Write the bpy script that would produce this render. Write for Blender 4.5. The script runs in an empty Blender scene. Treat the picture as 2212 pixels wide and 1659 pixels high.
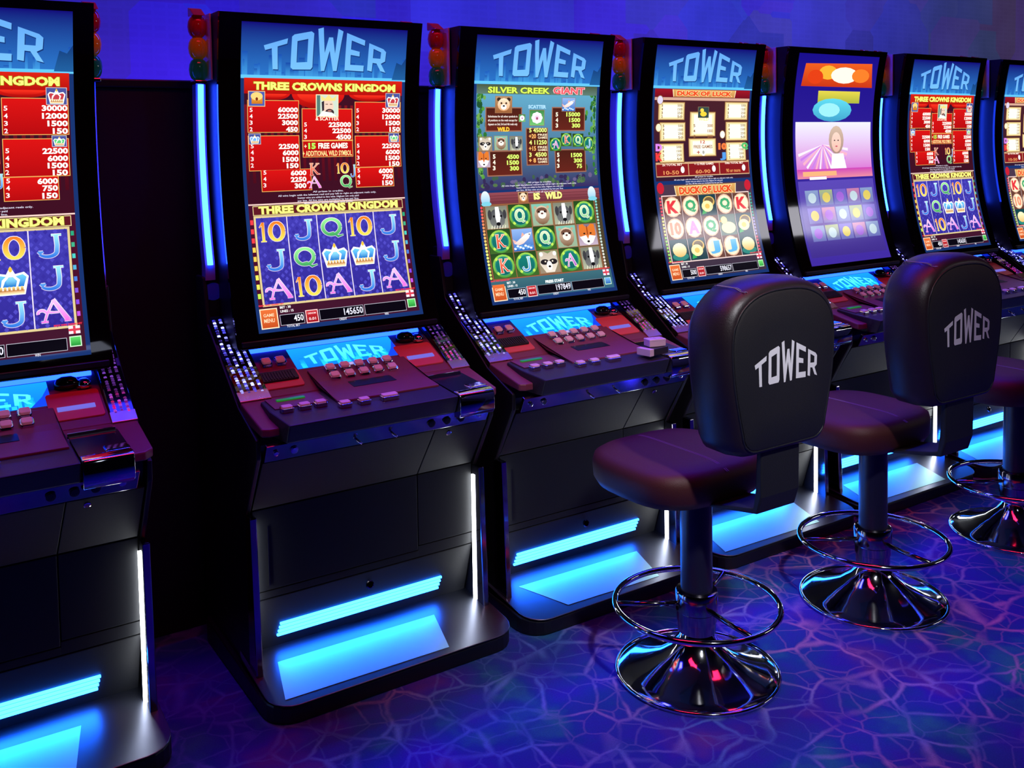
import bpy, math, random
import numpy as np
from mathutils import Matrix, Vector
from mathutils.geometry import tessellate_polygon

random.seed(4)
SCN = bpy.context.scene
COL = SCN.collection

# ------------------------------------------------------------------ camera, world, lights, exposure
CF, CYAW, CTILT, CROLL = 2117.09, 0.57837046, 0.0561306, -0.0171541
CPOS = np.array([-3.47797, 4.37132, 1.46412])
PPX, PPY = 1106 - 19.886, 829.5 - 393.167


def cam_axes():
    cy, sy = math.cos(CYAW), math.sin(CYAW)
    ct, st = math.cos(CTILT), math.sin(CTILT)
    f = np.array([sy * ct, cy * ct, -st]); r = np.array([cy, -sy, 0.0]); u = np.cross(r, f)
    c, s = math.cos(CROLL), math.sin(CROLL)
    return c * r + s * u, -s * r + c * u, f


CR, CU, CFW = cam_axes()
cam = bpy.data.cameras.new('camera')
cam.sensor_width = 36; cam.sensor_fit = 'HORIZONTAL'
cam.lens = 36 * CF / 2212
cam.shift_x = 19.886 / 2212; cam.shift_y = -393.167 / 2212
cam.clip_start = 0.05
camo = bpy.data.objects.new('camera', cam)
m = Matrix.Identity(4)
for i in range(3):
    m[i][0], m[i][1], m[i][2], m[i][3] = CR[i], CU[i], -CFW[i], CPOS[i]
camo.matrix_world = m
COL.objects.link(camo)
SCN.camera = camo

SCN.view_settings.view_transform = 'Standard'
SCN.view_settings.look = 'None'
SCN.view_settings.gamma = 1
SCN.view_settings.exposure = 0
SCN.view_settings.use_curve_mapping = False

world = bpy.data.worlds.new('world'); SCN.world = world; world.use_nodes = True
bg = world.node_tree.nodes['Background']
bg.inputs[0].default_value = (0.25, 0.25, 0.9, 1); bg.inputs[1].default_value = 0.001


def area(name, loc, target, sx, sy, power, col, spread=180):
    l = bpy.data.lights.new(name, 'AREA'); l.shape = 'RECTANGLE'; l.size = sx; l.size_y = sy
    l.energy = power; l.color = col; l.spread = math.radians(spread)
    o = bpy.data.objects.new(name, l); COL.objects.link(o); o.location = loc
    o.rotation_euler = (Vector(target) - Vector(loc)).to_track_quat('-Z', 'Y').to_euler()
    return o


# ultraviolet-blue tubes above and behind the row, wash lights at the foot of the blue wall, red lamp overhead
area('blue_ceiling_light', (-0.4, 7.55, 3.5), (-0.4, 6.3, 0), 5.5, 0.3, 125, (0.03, 0.028, 1.0))
area('blue_wall_wash_left', (-2.6, 7.75, 1.1), (-2.6, 8.42, 2.3), 2.4, 0.12, 15, (0.02, 0.010, 1.0))
area('blue_wall_wash_right', (0.2, 7.75, 1.1), (0.4, 8.42, 2.3), 2.6, 0.12, 12, (0.075, 0.035, 1.0))
area('red_ceiling_light', (-1.6, 5.9, 3.3), (-1.5, 6.6, 0.7), 3.4, 0.5, 12, (1.0, 0.012, 0.07), 100)
area('added_neutral_fill', (-2.4, 3.6, 3.1), (-1.2, 6.3, 0.9), 0.5, 0.3, 1.2, (0.72, 0.78, 1.0))  # added weak frontal fill, no ceiling fitting

area('added_stool_back_spot', (-2.2, 4.35, 2.9), (-1.58, 6.0, 0.95), 0.12, 0.12, 2.6, (0.95, 0.95, 1.0), 38)  # added spot, only to brighten the stool back and its lettering

# ------------------------------------------------------------------ materials


def s2l(c):
    return tuple(((v / 255) / 12.92 if v / 255 <= 0.04045 else ((v / 255 + 0.055) / 1.055) ** 2.4) for v in c[:3])


def nt(name):
    mt = bpy.data.materials.new(name); mt.use_nodes = True
    t = mt.node_tree; b = t.nodes['Principled BSDF']
    return mt, t, b


def mat(name, col, rough=0.5, metal=0.0, noise=0.0, nscale=60, bump=0.0, emis=None, es=0.0, coat=0.0, spec=0.5, aniso=0.0, trans=0.0):
    mt, t, b = nt(name)
    b.inputs['Base Color'].default_value = (*col, 1)
    b.inputs['Roughness'].default_value = rough
    b.inputs['Metallic'].default_value = metal
    b.inputs['Specular IOR Level'].default_value = spec
    b.inputs['Coat Weight'].default_value = coat
    b.inputs['Coat Roughness'].default_value = 0.05
    if trans:
        b.inputs['Transmission Weight'].default_value = trans
    if aniso:
        b.inputs['Anisotropic'].default_value = aniso
    if emis:
        b.inputs['Emission Color'].default_value = (*emis, 1); b.inputs['Emission Strength'].default_value = es
    if noise or bump:
        tc = t.nodes.new('ShaderNodeTexCoord'); n = t.nodes.new('ShaderNodeTexNoise')
        n.inputs['Scale'].default_value = nscale; n.inputs['Detail'].default_value = 3
        t.links.new(tc.outputs['Object'], n.inputs['Vector'])
        if noise:
            r = t.nodes.new('ShaderNodeMapRange')
            r.inputs[3].default_value = max(0.02, rough - noise); r.inputs[4].default_value = min(1, rough + noise)
            t.links.new(n.outputs['Fac'], r.inputs[0]); t.links.new(r.outputs[0], b.inputs['Roughness'])
        if bump:
            bp = t.nodes.new('ShaderNodeBump'); bp.inputs['Strength'].default_value = bump; bp.inputs['Distance'].default_value = 0.002
            t.links.new(n.outputs['Fac'], bp.inputs['Height']); t.links.new(bp.outputs[0], b.inputs['Normal'])
    return mt


M = {}
M['cabinet'] = mat('black_cabinet_paint', (0.006, 0.006, 0.009), 0.45, noise=0.08, nscale=30)
M['panel'] = mat('dark_grey_front_panel', (0.012, 0.013, 0.016), 0.55, spec=0.32, noise=0.05, nscale=200, bump=0.08)
M['bezel'] = mat('black_screen_glass', (0.003, 0.003, 0.004), 0.035, coat=0.0, spec=0.5, noise=0.01, nscale=8)
M['deck'] = mat('red_lit_deck_plastic', (0.20, 0.040, 0.080), 0.48, noise=0.08, nscale=250, bump=0.05)  # red lamplight put into the colour of dark grey plastic
M['deck_dark'] = mat('deck_edge_plastic', (0.020, 0.017, 0.028), 0.5, noise=0.05, nscale=300, bump=0.15)
M['deck_plate'] = mat('bright_red_plate', (0.75, 0.09, 0.12), 0.4, noise=0.08, nscale=80)
M['trough'] = mat('black_recess', (0.004, 0.004, 0.006), 0.3, noise=0.05)
M['chrome'] = mat('chrome', (0.75, 0.75, 0.8), 0.07, metal=1.0, noise=0.03, nscale=40)
M['dark_chrome'] = mat('smoked_chrome', (0.30, 0.28, 0.33), 0.12, metal=1.0, noise=0.06, nscale=60)
M['copper'] = mat('rail_end_plate', (0.6, 0.35, 0.28), 0.3, metal=1.0, noise=0.1, nscale=40)
M['button'] = mat('button_cap', (0.75, 0.55, 0.65), 0.22, noise=0.05, nscale=90, emis=(0.75, 0.25, 0.42), es=0.10)
M['white_led'] = mat('white_led_strip', (0.1, 0.1, 0.1), 0.5, emis=(0.93, 0.97, 1.0), es=13, noise=0.05)
M['cyan_led'] = mat('cyan_light_bar', (0.02, 0.02, 0.02), 0.5, emis=(0.005, 0.028, 1.0), es=14, noise=0.05)
M['cyan_led2'] = mat('cyan_vent_bar', (0.02, 0.02, 0.02), 0.5, emis=(0.010, 0.15, 1.0), es=26, noise=0.05)
M['tube'] = mat('side_light_tube', (0.02, 0.02, 0.02), 0.5, emis=(0.013, 0.055, 1.0), es=20, noise=0.05)
M['side_panel'] = mat('blue_lit_side', (0.32, 0.25, 0.5), 0.35, noise=0.05)
M['speaker'] = mat('speaker_mesh', (0.02, 0.02, 0.05), 0.5, bump=1.0, nscale=900, emis=(0.02, 0.02, 1.0), es=0.06)
M['green'] = mat('green_card_slot', (0.02, 0.1, 0.02), 0.4, emis=(0.02, 0.45, 0.01), es=0.35, noise=0.05)
M['slot_blue'] = mat('lit_note_slot', (0.05, 0.05, 0.1), 0.4, emis=(0.22, 0.2, 0.95), es=0.75, noise=0.05)
M['slot_white'] = mat('small_white_indicator', (0.3, 0.3, 0.3), 0.4, emis=(0.55, 0.5, 1.0), es=0.8, noise=0.05)
M['lens_r'] = mat('red_lens', (0.55, 0.01, 0.02), 0.1, coat=0.6, emis=(0.6, 0.01, 0.01), es=0.02, noise=0.03)
M['lens_y'] = mat('amber_lens', (0.75, 0.25, 0.01), 0.1, coat=0.6, emis=(0.7, 0.2, 0.01), es=0.05, noise=0.03)
M['lens_g'] = mat('green_lens', (0.01, 0.25, 0.10), 0.1, coat=0.6, emis=(0.01, 0.3, 0.12), es=0.03, noise=0.03)
M['brushed'] = mat('brushed_kick_plate', (0.18, 0.20, 0.27), 0.36, metal=1.0, noise=0.015, nscale=40, aniso=0.4)
M['film_glow'] = mat('film_and_glow_sheet', (0.5, 0.85, 0.85), 0.46, metal=1.0, noise=0.015, nscale=60)  # tinted cyan to carry the vent bars' reflected glow
M['vinyl'] = mat('black_vinyl', (0.012, 0.012, 0.016), 0.5, noise=0.06, nscale=350, bump=0.25)
M['vinyl_grey'] = mat('grey_woven_vinyl', (0.010, 0.010, 0.012), 0.6, noise=0.06, nscale=500, bump=0.35)
M['vinyl_rim'] = mat('glossy_rim_vinyl', (0.016, 0.010, 0.014), 0.42, noise=0.05, nscale=300, bump=0.2)
M['seat'] = mat('red_lit_seat_vinyl', (0.060, 0.010, 0.010), 0.58, noise=0.06, nscale=350, bump=0.25)  # black vinyl, red lamplight tinted into its colour
M['stitch'] = mat('grey_stitching', (0.22, 0.20, 0.24), 0.6, noise=0.05)
M['logo_print'] = mat('pale_logo_print', (0.85, 0.85, 0.88), 0.6, noise=0.05)
M['bracket'] = mat('pale_bracket', (0.85, 0.85, 0.85), 0.25, metal=0.3, noise=0.05)
M['pole'] = mat('black_pole_paint', (0.012, 0.012, 0.03), 0.35, noise=0.05)
M['pack_black'] = mat('black_card_box', (0.02, 0.018, 0.03), 0.4, noise=0.05)
M['pack_clear'] = mat('pale_card_box', (0.75, 0.55, 0.75), 0.3, noise=0.08)
M['partition'] = mat('black_partition_laminate', (0.004, 0.004, 0.006), 0.6, noise=0.05)

# emissive print: colours live in a colour attribute
mt, t, b = nt('screen_picture')
b.inputs['Base Color'].default_value = (0.003, 0.003, 0.004, 1); b.inputs['Roughness'].default_value = 0.08
at_ = t.nodes.new('ShaderNodeAttribute'); at_.attribute_name = 'Col'
t.links.new(at_.outputs['Color'], b.inputs['Emission Color']); b.inputs['Emission Strength'].default_value = 1.25
M['screen'] = mt
mt, t, b = nt('deck_display_picture')
b.inputs['Base Color'].default_value = (0.003, 0.003, 0.004, 1); b.inputs['Roughness'].default_value = 0.15
at_ = t.nodes.new('ShaderNodeAttribute'); at_.attribute_name = 'Col'
t.links.new(at_.outputs['Color'], b.inputs['Emission Color']); b.inputs['Emission Strength'].default_value = 1.6
M['deckscreen'] = mt

# crystal studs: glints put in as emission per stud from the colour attribute, over a glassy body
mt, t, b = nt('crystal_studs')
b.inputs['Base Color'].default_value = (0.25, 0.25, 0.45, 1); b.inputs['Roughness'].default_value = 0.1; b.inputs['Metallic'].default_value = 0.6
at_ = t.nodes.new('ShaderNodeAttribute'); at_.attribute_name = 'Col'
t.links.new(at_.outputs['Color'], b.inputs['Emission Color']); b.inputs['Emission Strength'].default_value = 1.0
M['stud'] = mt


def carpet():
    mt, t, b = nt('marbled_blue_carpet')
    N = t.nodes.new; L = t.links.new
    tc = N('ShaderNodeTexCoord')
    mp = N('ShaderNodeMapping'); L(tc.outputs['Object'], mp.inputs[0])
    nz = N('ShaderNodeTexNoise'); nz.inputs['Scale'].default_value = 5.0; nz.inputs['Detail'].default_value = 4
    L(mp.outputs[0], nz.inputs['Vector'])
    mx = N('ShaderNodeVectorMath'); mx.operation = 'MULTIPLY_ADD'
    mx.inputs[1].default_value = (0.09, 0.09, 0); L(nz.outputs['Color'], mx.inputs[0]); L(mp.outputs[0], mx.inputs[2])

    def veins(scale, w):
        v = N('ShaderNodeTexVoronoi'); v.feature = 'DISTANCE_TO_EDGE'; v.inputs['Scale'].default_value = scale
        L(mx.outputs[0], v.inputs['Vector'])
        r = N('ShaderNodeMapRange'); r.interpolation_type = 'SMOOTHSTEP'
        r.inputs[1].default_value = 0; r.inputs[2].default_value = w; r.inputs[3].default_value = 1; r.inputs[4].default_value = 0
        L(v.outputs['Distance'], r.inputs[0]); return r.outputs[0]
    v1 = veins(7.0, 0.065); v2 = veins(11.0, 0.05)
    msk = N('ShaderNodeTexNoise'); msk.inputs['Scale'].default_value = 7.0; msk.inputs['Detail'].default_value = 3
    L(tc.outputs['Object'], msk.inputs['Vector'])
    mr = N('ShaderNodeMapRange'); mr.inputs[1].default_value = 0.35; mr.inputs[2].default_value = 0.65; L(msk.outputs['Fac'], mr.inputs[0])
    mr.inputs[3].default_value = 0.08; mr.inputs[4].default_value = 0.65
    m1 = N('ShaderNodeMath'); m1.operation = 'MULTIPLY'; L(v1, m1.inputs[0]); L(mr.outputs[0], m1.inputs[1])
    m2 = N('ShaderNodeMath'); m2.operation = 'MULTIPLY'; m2.inputs[1].default_value = 0.22; L(v2, m2.inputs[0])
    m3 = N('ShaderNodeMath'); m3.operation = 'MAXIMUM'; L(m1.outputs[0], m3.inputs[0]); L(m2.outputs[0], m3.inputs[1])
    # ground colour patches
    pn = N('ShaderNodeTexNoise'); pn.inputs['Scale'].default_value = 3.2; pn.inputs['Detail'].default_value = 4; L(tc.outputs['Object'], pn.inputs['Vector'])
    cr = N('ShaderNodeValToRGB'); e = cr.color_ramp.elements
    e[0].position = 0.30; e[0].color = (0.03, 0.30, 0.30, 1)
    e[1].position = 0.74; e[1].color = (0.16, 0.05, 0.34, 1)
    x = e.new(0.45); x.color = (0.02, 0.07, 0.40, 1)
    x = e.new(0.58); x.color = (0.045, 0.03, 0.5, 1)
    L(pn.outputs['Fac'], cr.inputs[0])
    mixc = N('ShaderNodeMix'); mixc.data_type = 'RGBA'
    L(m3.outputs[0], mixc.inputs['Factor']); L(cr.outputs[0], mixc.inputs['A'])
    vc = N('ShaderNodeValToRGB'); ve = vc.color_ramp.elements
    ve[0].position = 0.38; ve[0].color = (0.14, 0.32, 0.85, 1); ve[1].position = 0.60; ve[1].color = (0.8, 0.32, 0.62, 1)
    vn = N('ShaderNodeTexNoise'); vn.inputs['Scale'].default_value = 1.8; vn.inputs['Detail'].default_value = 3; L(tc.outputs['Object'], vn.inputs['Vector']); 
    sx = N('ShaderNodeSeparateXYZ'); L(tc.outputs['Object'], sx.inputs[0])
    gx = N('ShaderNodeMapRange'); gx.inputs[1].default_value = -2.3; gx.inputs[2].default_value = -0.6; gx.inputs[3].default_value = -0.16; gx.inputs[4].default_value = 0.10; L(sx.outputs[0], gx.inputs[0])
    ga = N('ShaderNodeMath'); ga.operation = 'ADD'; L(vn.outputs['Fac'], ga.inputs[0]); L(gx.outputs[0], ga.inputs[1]); L(ga.outputs[0], vc.inputs[0])
    L(vc.outputs[0], mixc.inputs['B'])
    fn = N('ShaderNodeTexNoise'); fn.inputs['Scale'].default_value = 260; L(tc.outputs['Object'], fn.inputs['Vector'])
    fr = N('ShaderNodeMapRange'); fr.inputs[3].default_value = 0.75; fr.inputs[4].default_value = 1.2; L(fn.outputs['Fac'], fr.inputs[0])
    mul = N('ShaderNodeMix'); mul.data_type = 'RGBA'; mul.blend_type = 'MULTIPLY'; mul.inputs['Factor'].default_value = 1
    L(mixc.outputs['Result'], mul.inputs['A']); L(fr.outputs[0], mul.inputs['B'])
    L(mul.outputs['Result'], b.inputs['Base Color'])
    b.inputs['Roughness'].default_value = 0.95; b.inputs['Specular IOR Level'].default_value = 0.1
    bp = N('ShaderNodeBump'); bp.inputs['Strength'].default_value = 0.4; bp.inputs['Distance'].default_value = 0.003
    L(fn.outputs['Fac'], bp.inputs['Height']); L(bp.outputs[0], b.inputs['Normal'])
    return mt


def wallpaper():
    mt, t, b = nt('faded_city_wallpaper')
    N = t.nodes.new; L = t.links.new
    tc = N('ShaderNodeTexCoord')
    br = N('ShaderNodeTexBrick'); br.offset = 0.0
    br.inputs['Scale'].default_value = 1.0; br.inputs['Brick Width'].default_value = 0.055; br.inputs['Row Height'].default_value = 0.03
    br.inputs['Mortar Size'].default_value = 0.006
    br.inputs['Color1'].default_value = (0.50, 0.45, 0.55, 1); br.inputs['Color2'].default_value = (0.42, 0.36, 0.46, 1); br.inputs['Mortar'].default_value = (0.55, 0.5, 0.6, 1)
    mp = N('ShaderNodeMapping'); mp.inputs['Rotation'].default_value = (math.pi / 2, 0, 0); L(tc.outputs['Object'], mp.inputs[0]); L(mp.outputs[0], br.inputs['Vector'])
    nz = N('ShaderNodeTexNoise'); nz.inputs['Scale'].default_value = 2.3; nz.inputs['Detail'].default_value = 3; L(tc.outputs['Object'], nz.inputs['Vector'])
    vr = N('ShaderNodeTexVoronoi'); vr.feature = 'F1'; vr.distance = 'CHEBYCHEV'; vr.inputs['Scale'].default_value = 2.2; L(tc.outputs['Object'], vr.inputs['Vector'])
    cr = N('ShaderNodeValToRGB'); e = cr.color_ramp.elements
    e[0].position = 0.35; e[0].color = (0.32, 0.34, 0.40, 1); e[1].position = 0.7; e[1].color = (0.66, 0.7, 0.8, 1)
    L(nz.outputs['Fac'], cr.inputs[0])
    mx = N('ShaderNodeMix'); mx.data_type = 'RGBA'; mx.inputs['Factor'].default_value = 0.35
    L(cr.outputs[0], mx.inputs['A']); L(br.outputs['Color'], mx.inputs['B'])
    m2 = N('ShaderNodeMix'); m2.data_type = 'RGBA'; m2.inputs['Factor'].default_value = 0.3
    L(mx.outputs['Result'], m2.inputs['A']); L(vr.outputs['Color'], m2.inputs['B'])
    L(m2.outputs['Result'], b.inputs['Base Color']); b.inputs['Roughness'].default_value = 0.85
    return mt


M['carpet'] = carpet(); M['wallpaper'] = wallpaper()

# ------------------------------------------------------------------ mesh helpers


class MB:
    def __init__(s): s.v = []; s.f = []; s.c = None

    def add(s, verts, faces):
        o = len(s.v); s.v += [tuple(map(float, p)) for p in verts]; s.f += [[i + o for i in f] for f in faces]; return s

    def box(s, x0, x1, y0, y1, z0, z1):
        return s.hexa([(x0, y0, z0), (x1, y0, z0), (x1, y1, z0), (x0, y1, z0)], [(x0, y0, z1), (x1, y0, z1), (x1, y1, z1), (x0, y1, z1)])

    def hexa(s, lo, hi):
        n = len(lo)
        return s.add(list(lo) + list(hi), [list(range(n))[::-1], list(range(n, 2 * n))] + [[i, (i + 1) % n, n + (i + 1) % n, n + i] for i in range(n)])

    def prism_x(s, prof, x0, x1):   # prof: (y,z) anticlockwise seen from +x
        return s.hexa([(x0, y, z) for y, z in prof], [(x1, y, z) for y, z in prof])

    def lathe(s, prof, segs=48, c=(0, 0, 0)):
        vs = []; fs = []
        for r, z in prof:
            vs += [(c[0] + r * math.cos(2 * math.pi * k / segs), c[1] + r * math.sin(2 * math.pi * k / segs), c[2] + z) for k in range(segs)]
        for i in range(len(prof) - 1):
            for k in range(segs):
                a = i * segs + k; b_ = i * segs + (k + 1) % segs
                fs.append([a, b_, b_ + segs, a + segs])
        if prof[0][0] > 1e-4: fs.append(list(range(segs))[::-1])
        if prof[-1][0] > 1e-4: fs.append(list(range((len(prof) - 1) * segs, len(prof) * segs)))
        return s.add(vs, fs)

    def tube(s, pts, r, segs=10, closed=False):
        pts = [Vector(p) for p in pts]; n = len(pts); vs = []; fs = []
        for i, p in enumerate(pts):
            if closed: d = pts[(i + 1) % n] - pts[i - 1]
            else: d = pts[min(i + 1, n - 1)] - pts[max(i - 1, 0)]
            d.normalize(); up = Vector((0, 0, 1)) if abs(d.z) < 0.9 else Vector((0, 1, 0))
            a = d.cross(up).normalized(); b_ = d.cross(a).normalized()
            vs += [tuple(p + a * r * math.cos(2 * math.pi * k / segs) + b_ * r * math.sin(2 * math.pi * k / segs)) for k in range(segs)]
        for i in range(n if closed else n - 1):
            for k in range(segs):
                j = (i + 1) % n
                fs.append([i * segs + k, i * segs + (k + 1) % segs, j * segs + (k + 1) % segs, j * segs + k])
        if not closed: fs += [list(range(segs)), list(range((n - 1) * segs, n * segs))[::-1]]
        return s.add(vs, fs)

    def loft(s, rings, cap=True):
        n = len(rings[0]); vs = [p for r in rings for p in r]; fs = []
        for i in range(len(rings) - 1):
            for k in range(n):
                fs.append([i * n + k, i * n + (k + 1) % n, (i + 1) * n + (k + 1) % n, (i + 1) * n + k])
        if cap: fs += [list(range(n))[::-1], list(range((len(rings) - 1) * n, len(rings) * n))]
        return s.add(vs, fs)

    def build(s, name, material, parent=None, bevel=0.0, smooth=False, label=None, segs=2):
        me = bpy.data.meshes.new(name); me.from_pydata(s.v, [], s.f); me.validate()
        import bmesh
        bm = bmesh.new(); bm.from_mesh(me); bmesh.ops.recalc_face_normals(bm, faces=bm.faces); bm.to_mesh(me); bm.free()
        me.materials.append(material)
        if smooth: me.polygons.foreach_set('use_smooth', [True] * len(me.polygons))
        o = bpy.data.objects.new(name, me); COL.objects.link(o)
        if bevel:
            b = o.modifiers.new('bevel', 'BEVEL'); b.width = bevel; b.segments = segs; b.limit_method = 'ANGLE'
        if parent: o.parent = parent
        if label: o['label'] = label
        return o


def smooth_angle(o, ang=40):
    me = o.data
    me.polygons.foreach_set('use_smooth', [True] * len(me.polygons))
    me.set_sharp_from_angle(angle=math.radians(ang))
    return o


def root(name, loc, label, cat, group=None, rz=0):
    o = bpy.data.objects.new(name, None); COL.objects.link(o); o.location = loc; o.rotation_euler.z = rz
    o.empty_display_size = 0.1
    o['label'] = label; o['category'] = cat
    if group: o['group'] = group
    return o


def copy_tree(o, parent=None):
    c = o.copy(); COL.objects.link(c); c.parent = parent
    for ch in [x for x in list(o.children)]: copy_tree(ch, c)
    return c


# ------------------------------------------------------------------ machine surfaces
MX, MY, SP = -2.30, 6.70, 0.792      # first machine's centre, front of its base, spacing of the row


def ys(z):                           # concave front of the tall screen (local y)
    y = 0.478 - 0.32 * (z - 1.5) ** 2
    if z < 0.95: y -= 0.10 * (0.95 - z)
    return y


def dz(y): return 0.88 + (y - 0.428) * 0.4583 if y > 0.236 else 0.7695 + 0.0945 * y    # deck height


def pix(crop, x, y, k):
    """a point of the photograph -> (x, z) on the curved screen of machine k (local metres)"""
    u = crop[0] + x * crop[2]; v = crop[1] + y * crop[2]
    d = CFW + CR * (u - PPX) / CF - CU * (v - PPY) / CF
    o = CPOS - np.array([MX + k * SP, MY, 0])
    yy = 0.43
    for _ in range(12):
        t = (yy - o[1]) / d[1]; p = o + d * t; yy = ys(p[2])
    return float(p[0]), float(p[2])


# ------------------------------------------------------------------ flat print
TXT = {}


def text_tris(s, bold):
    key = (s, bold)
    if key in TXT: return TXT[key]
    cu = bpy.data.curves.new('t', 'FONT'); cu.body = s; cu.size = 1; cu.resolution_u = 2; cu.offset = bold; cu.fill_mode = 'FRONT'
    o = bpy.data.objects.new('t', cu); COL.objects.link(o)
    dg = bpy.context.evaluated_depsgraph_get()
    me = o.evaluated_get(dg).to_mesh(); me.calc_loop_triangles()
    v = np.array([(p.co.x, p.co.y) for p in me.vertices]); tr = [tuple(x.vertices) for x in me.loop_triangles]
    o.evaluated_get(dg).to_mesh_clear()
    bpy.data.objects.remove(o); bpy.data.curves.remove(cu)
    TXT[key] = (v, tr); return TXT[key]


class Paint:
    """collects coloured triangles in a plane (a, b); layer lifts later print over earlier print"""
    def __init__(s, maxh=0.03): s.t = []; s.maxh = maxh

    def tri(s, pts, cols, layer):
        zs = [p[1] for p in pts]
        if max(zs) - min(zs) > s.maxh:
            e = [(abs(pts[i][1] - pts[(i + 1) % 3][1]), i) for i in range(3)]; i = max(e)[1]; j = (i + 1) % 3; k = (i + 2) % 3
            mp = ((pts[i][0] + pts[j][0]) / 2, (pts[i][1] + pts[j][1]) / 2); mc = tuple((a + b_) / 2 for a, b_ in zip(cols[i], cols[j]))
            s.tri([pts[i], mp, pts[k]], [cols[i], mc, cols[k]], layer); s.tri([mp, pts[j], pts[k]], [mc, cols[j], cols[k]], layer); return
        s.t.append((pts, cols, layer))

    def _c(s, c, c2, z, z0, z1):
        if c2 is None: return c
        f = 0 if z1 == z0 else (z1 - z) / (z1 - z0)
        return tuple(a + (b_ - a) * f for a, b_ in zip(c, c2))

    def poly(s, pts, c, layer=1, c2=None, holes=None):
        loops = [[Vector((p[0], p[1], 0)) for p in pts]] + [[Vector((p[0], p[1], 0)) for p in h] for h in (holes or [])]
        flat = [p for l in loops for p in l]
        z0 = min(p.y for p in flat); z1 = max(p.y for p in flat)
        c = s2l(c); c2 = s2l(c2) if c2 else None
        for a in tessellate_polygon(loops):
            q = [(flat[i].x, flat[i].y) for i in a]
            s.tri(q, [s._c(c, c2, p[1], z0, z1) for p in q], layer)

    def rect(s, x0, z0, x1, z1, c, layer=1, c2=None, border=None, bw=0.0012):
        x0, x1 = min(x0, x1), max(x0, x1); z0, z1 = min(z0, z1), max(z0, z1)
        if border:
            s.rect(x0, z0, x1, z1, border, layer); s.rect(x0 + bw, z0 + bw, x1 - bw, z1 - bw, c, layer + 1, c2); return
        s.poly([(x0, z0), (x1, z0), (x1, z1), (x0, z1)], c, layer, c2)

    def ell(s, cx, cz, rx, rz, c, layer=1, c2=None, n=16, a0=0, a1=360):
        s.poly([(cx + rx * math.cos(math.radians(a0 + (a1 - a0) * i / n)), cz + rz * math.sin(math.radians(a0 + (a1 - a0) * i / n))) for i in range(n if a1 - a0 == 360 else n + 1)], c, layer, c2)

    def stroke(s, pts, ws, c, layer, c2=None, zr=None, closed=False):
        n = len(pts); L = []; R = []
        for i, p in enumerate(pts):
            a = pts[(i - 1) % n] if (closed or i > 0) else p; b_ = pts[(i + 1) % n] if (closed or i < n - 1) else p
            dx, dy = b_[0] - a[0], b_[1] - a[1]; l = math.hypot(dx, dy) or 1; w = (ws[i] if isinstance(ws, (list, tuple)) else ws) / 2
            L.append((p[0] - dy / l * w, p[1] + dx / l * w)); R.append((p[0] + dy / l * w, p[1] - dx / l * w))
        c = s2l(c); c2 = s2l(c2) if c2 else None
        z0, z1 = zr or (min(p[1] for p in pts), max(p[1] for p in pts))
        C = lambda q: s._c(c, c2, min(max(q[1], z0), z1), z0, z1)
        for i in range(n if closed else n - 1):
            j = (i + 1) % n
            s.tri([L[i], R[i], R[j]], [C(L[i]), C(R[i]), C(R[j])], layer); s.tri([L[i], R[j], L[j]], [C(L[i]), C(R[j]), C(L[j])], layer)

    def text(s, st, x0, z0, x1, z1, c, layer=3, c2=None, bold=0.02, outline=None, ob=0.07, fit=True, align='l'):
        x0, x1 = min(x0, x1), max(x0, x1); z0, z1 = min(z0, z1), max(z0, z1)
        v, tr = text_tris(st, bold)
        if len(v) == 0: return
        mn = v.min(0); mx = v.max(0); sz = (z1 - z0) / (mx[1] - mn[1]); sx = (x1 - x0) / (mx[0] - mn[0])
        if not fit: sx = min(sx, sz * 0.95)
        ox = x0 if align == 'l' else (x1 - sx * (mx[0] - mn[0]) if align == 'r' else (x0 + x1 - sx * (mx[0] - mn[0])) / 2)
        if outline:
            vo, to = text_tris(st, ob)
            q = [((p[0] - mn[0]) * sx + ox, (p[1] - mn[1]) * sz + z0) for p in vo]; oc = s2l(outline)
            for t3 in to: s.tri([q[i] for i in t3], [oc] * 3, layer); 
            layer += 1
        q = [((p[0] - mn[0]) * sx + ox, (p[1] - mn[1]) * sz + z0) for p in v]
        cc = s2l(c); c2 = s2l(c2) if c2 else None
        for t3 in tr: s.tri([q[i] for i in t3], [s._c(cc, c2, q[i][1], z0, z1) for i in t3], layer)

    def build(s, name, fn, material, parent=None, label=None, color=True, nrm=None):
        vs = []; cs = []
        for pts, cols, layer in s.t:
            a = (pts[1][0] - pts[0][0]) * (pts[2][1] - pts[0][1]) - (pts[1][1] - pts[0][1]) * (pts[2][0] - pts[0][0])
            if abs(a) < 1e-12: continue
            o = (0, 1, 2) if a > 0 else (0, 2, 1)
            for i in o: vs.append(fn(pts[i][0], pts[i][1], layer)); cs.append((*cols[i], 1))
        me = bpy.data.meshes.new(name); n = len(vs) // 3
        me.from_pydata(vs, [], [(3 * i, 3 * i + 1, 3 * i + 2) for i in range(n)])
        if color:
            ca = me.color_attributes.new('Col', 'FLOAT_COLOR', 'POINT'); ca.data.foreach_set('color', np.array(cs, dtype=np.float32).ravel())
        me.materials.append(material)
        if nrm:
            me.polygons.foreach_set('use_smooth', [True] * n)
            me.normals_split_custom_set_from_vertices([nrm(v) for v in vs])
        o = bpy.data.objects.new(name, me); COL.objects.link(o); o.parent = parent
        if label: o['label'] = label
        return o


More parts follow.
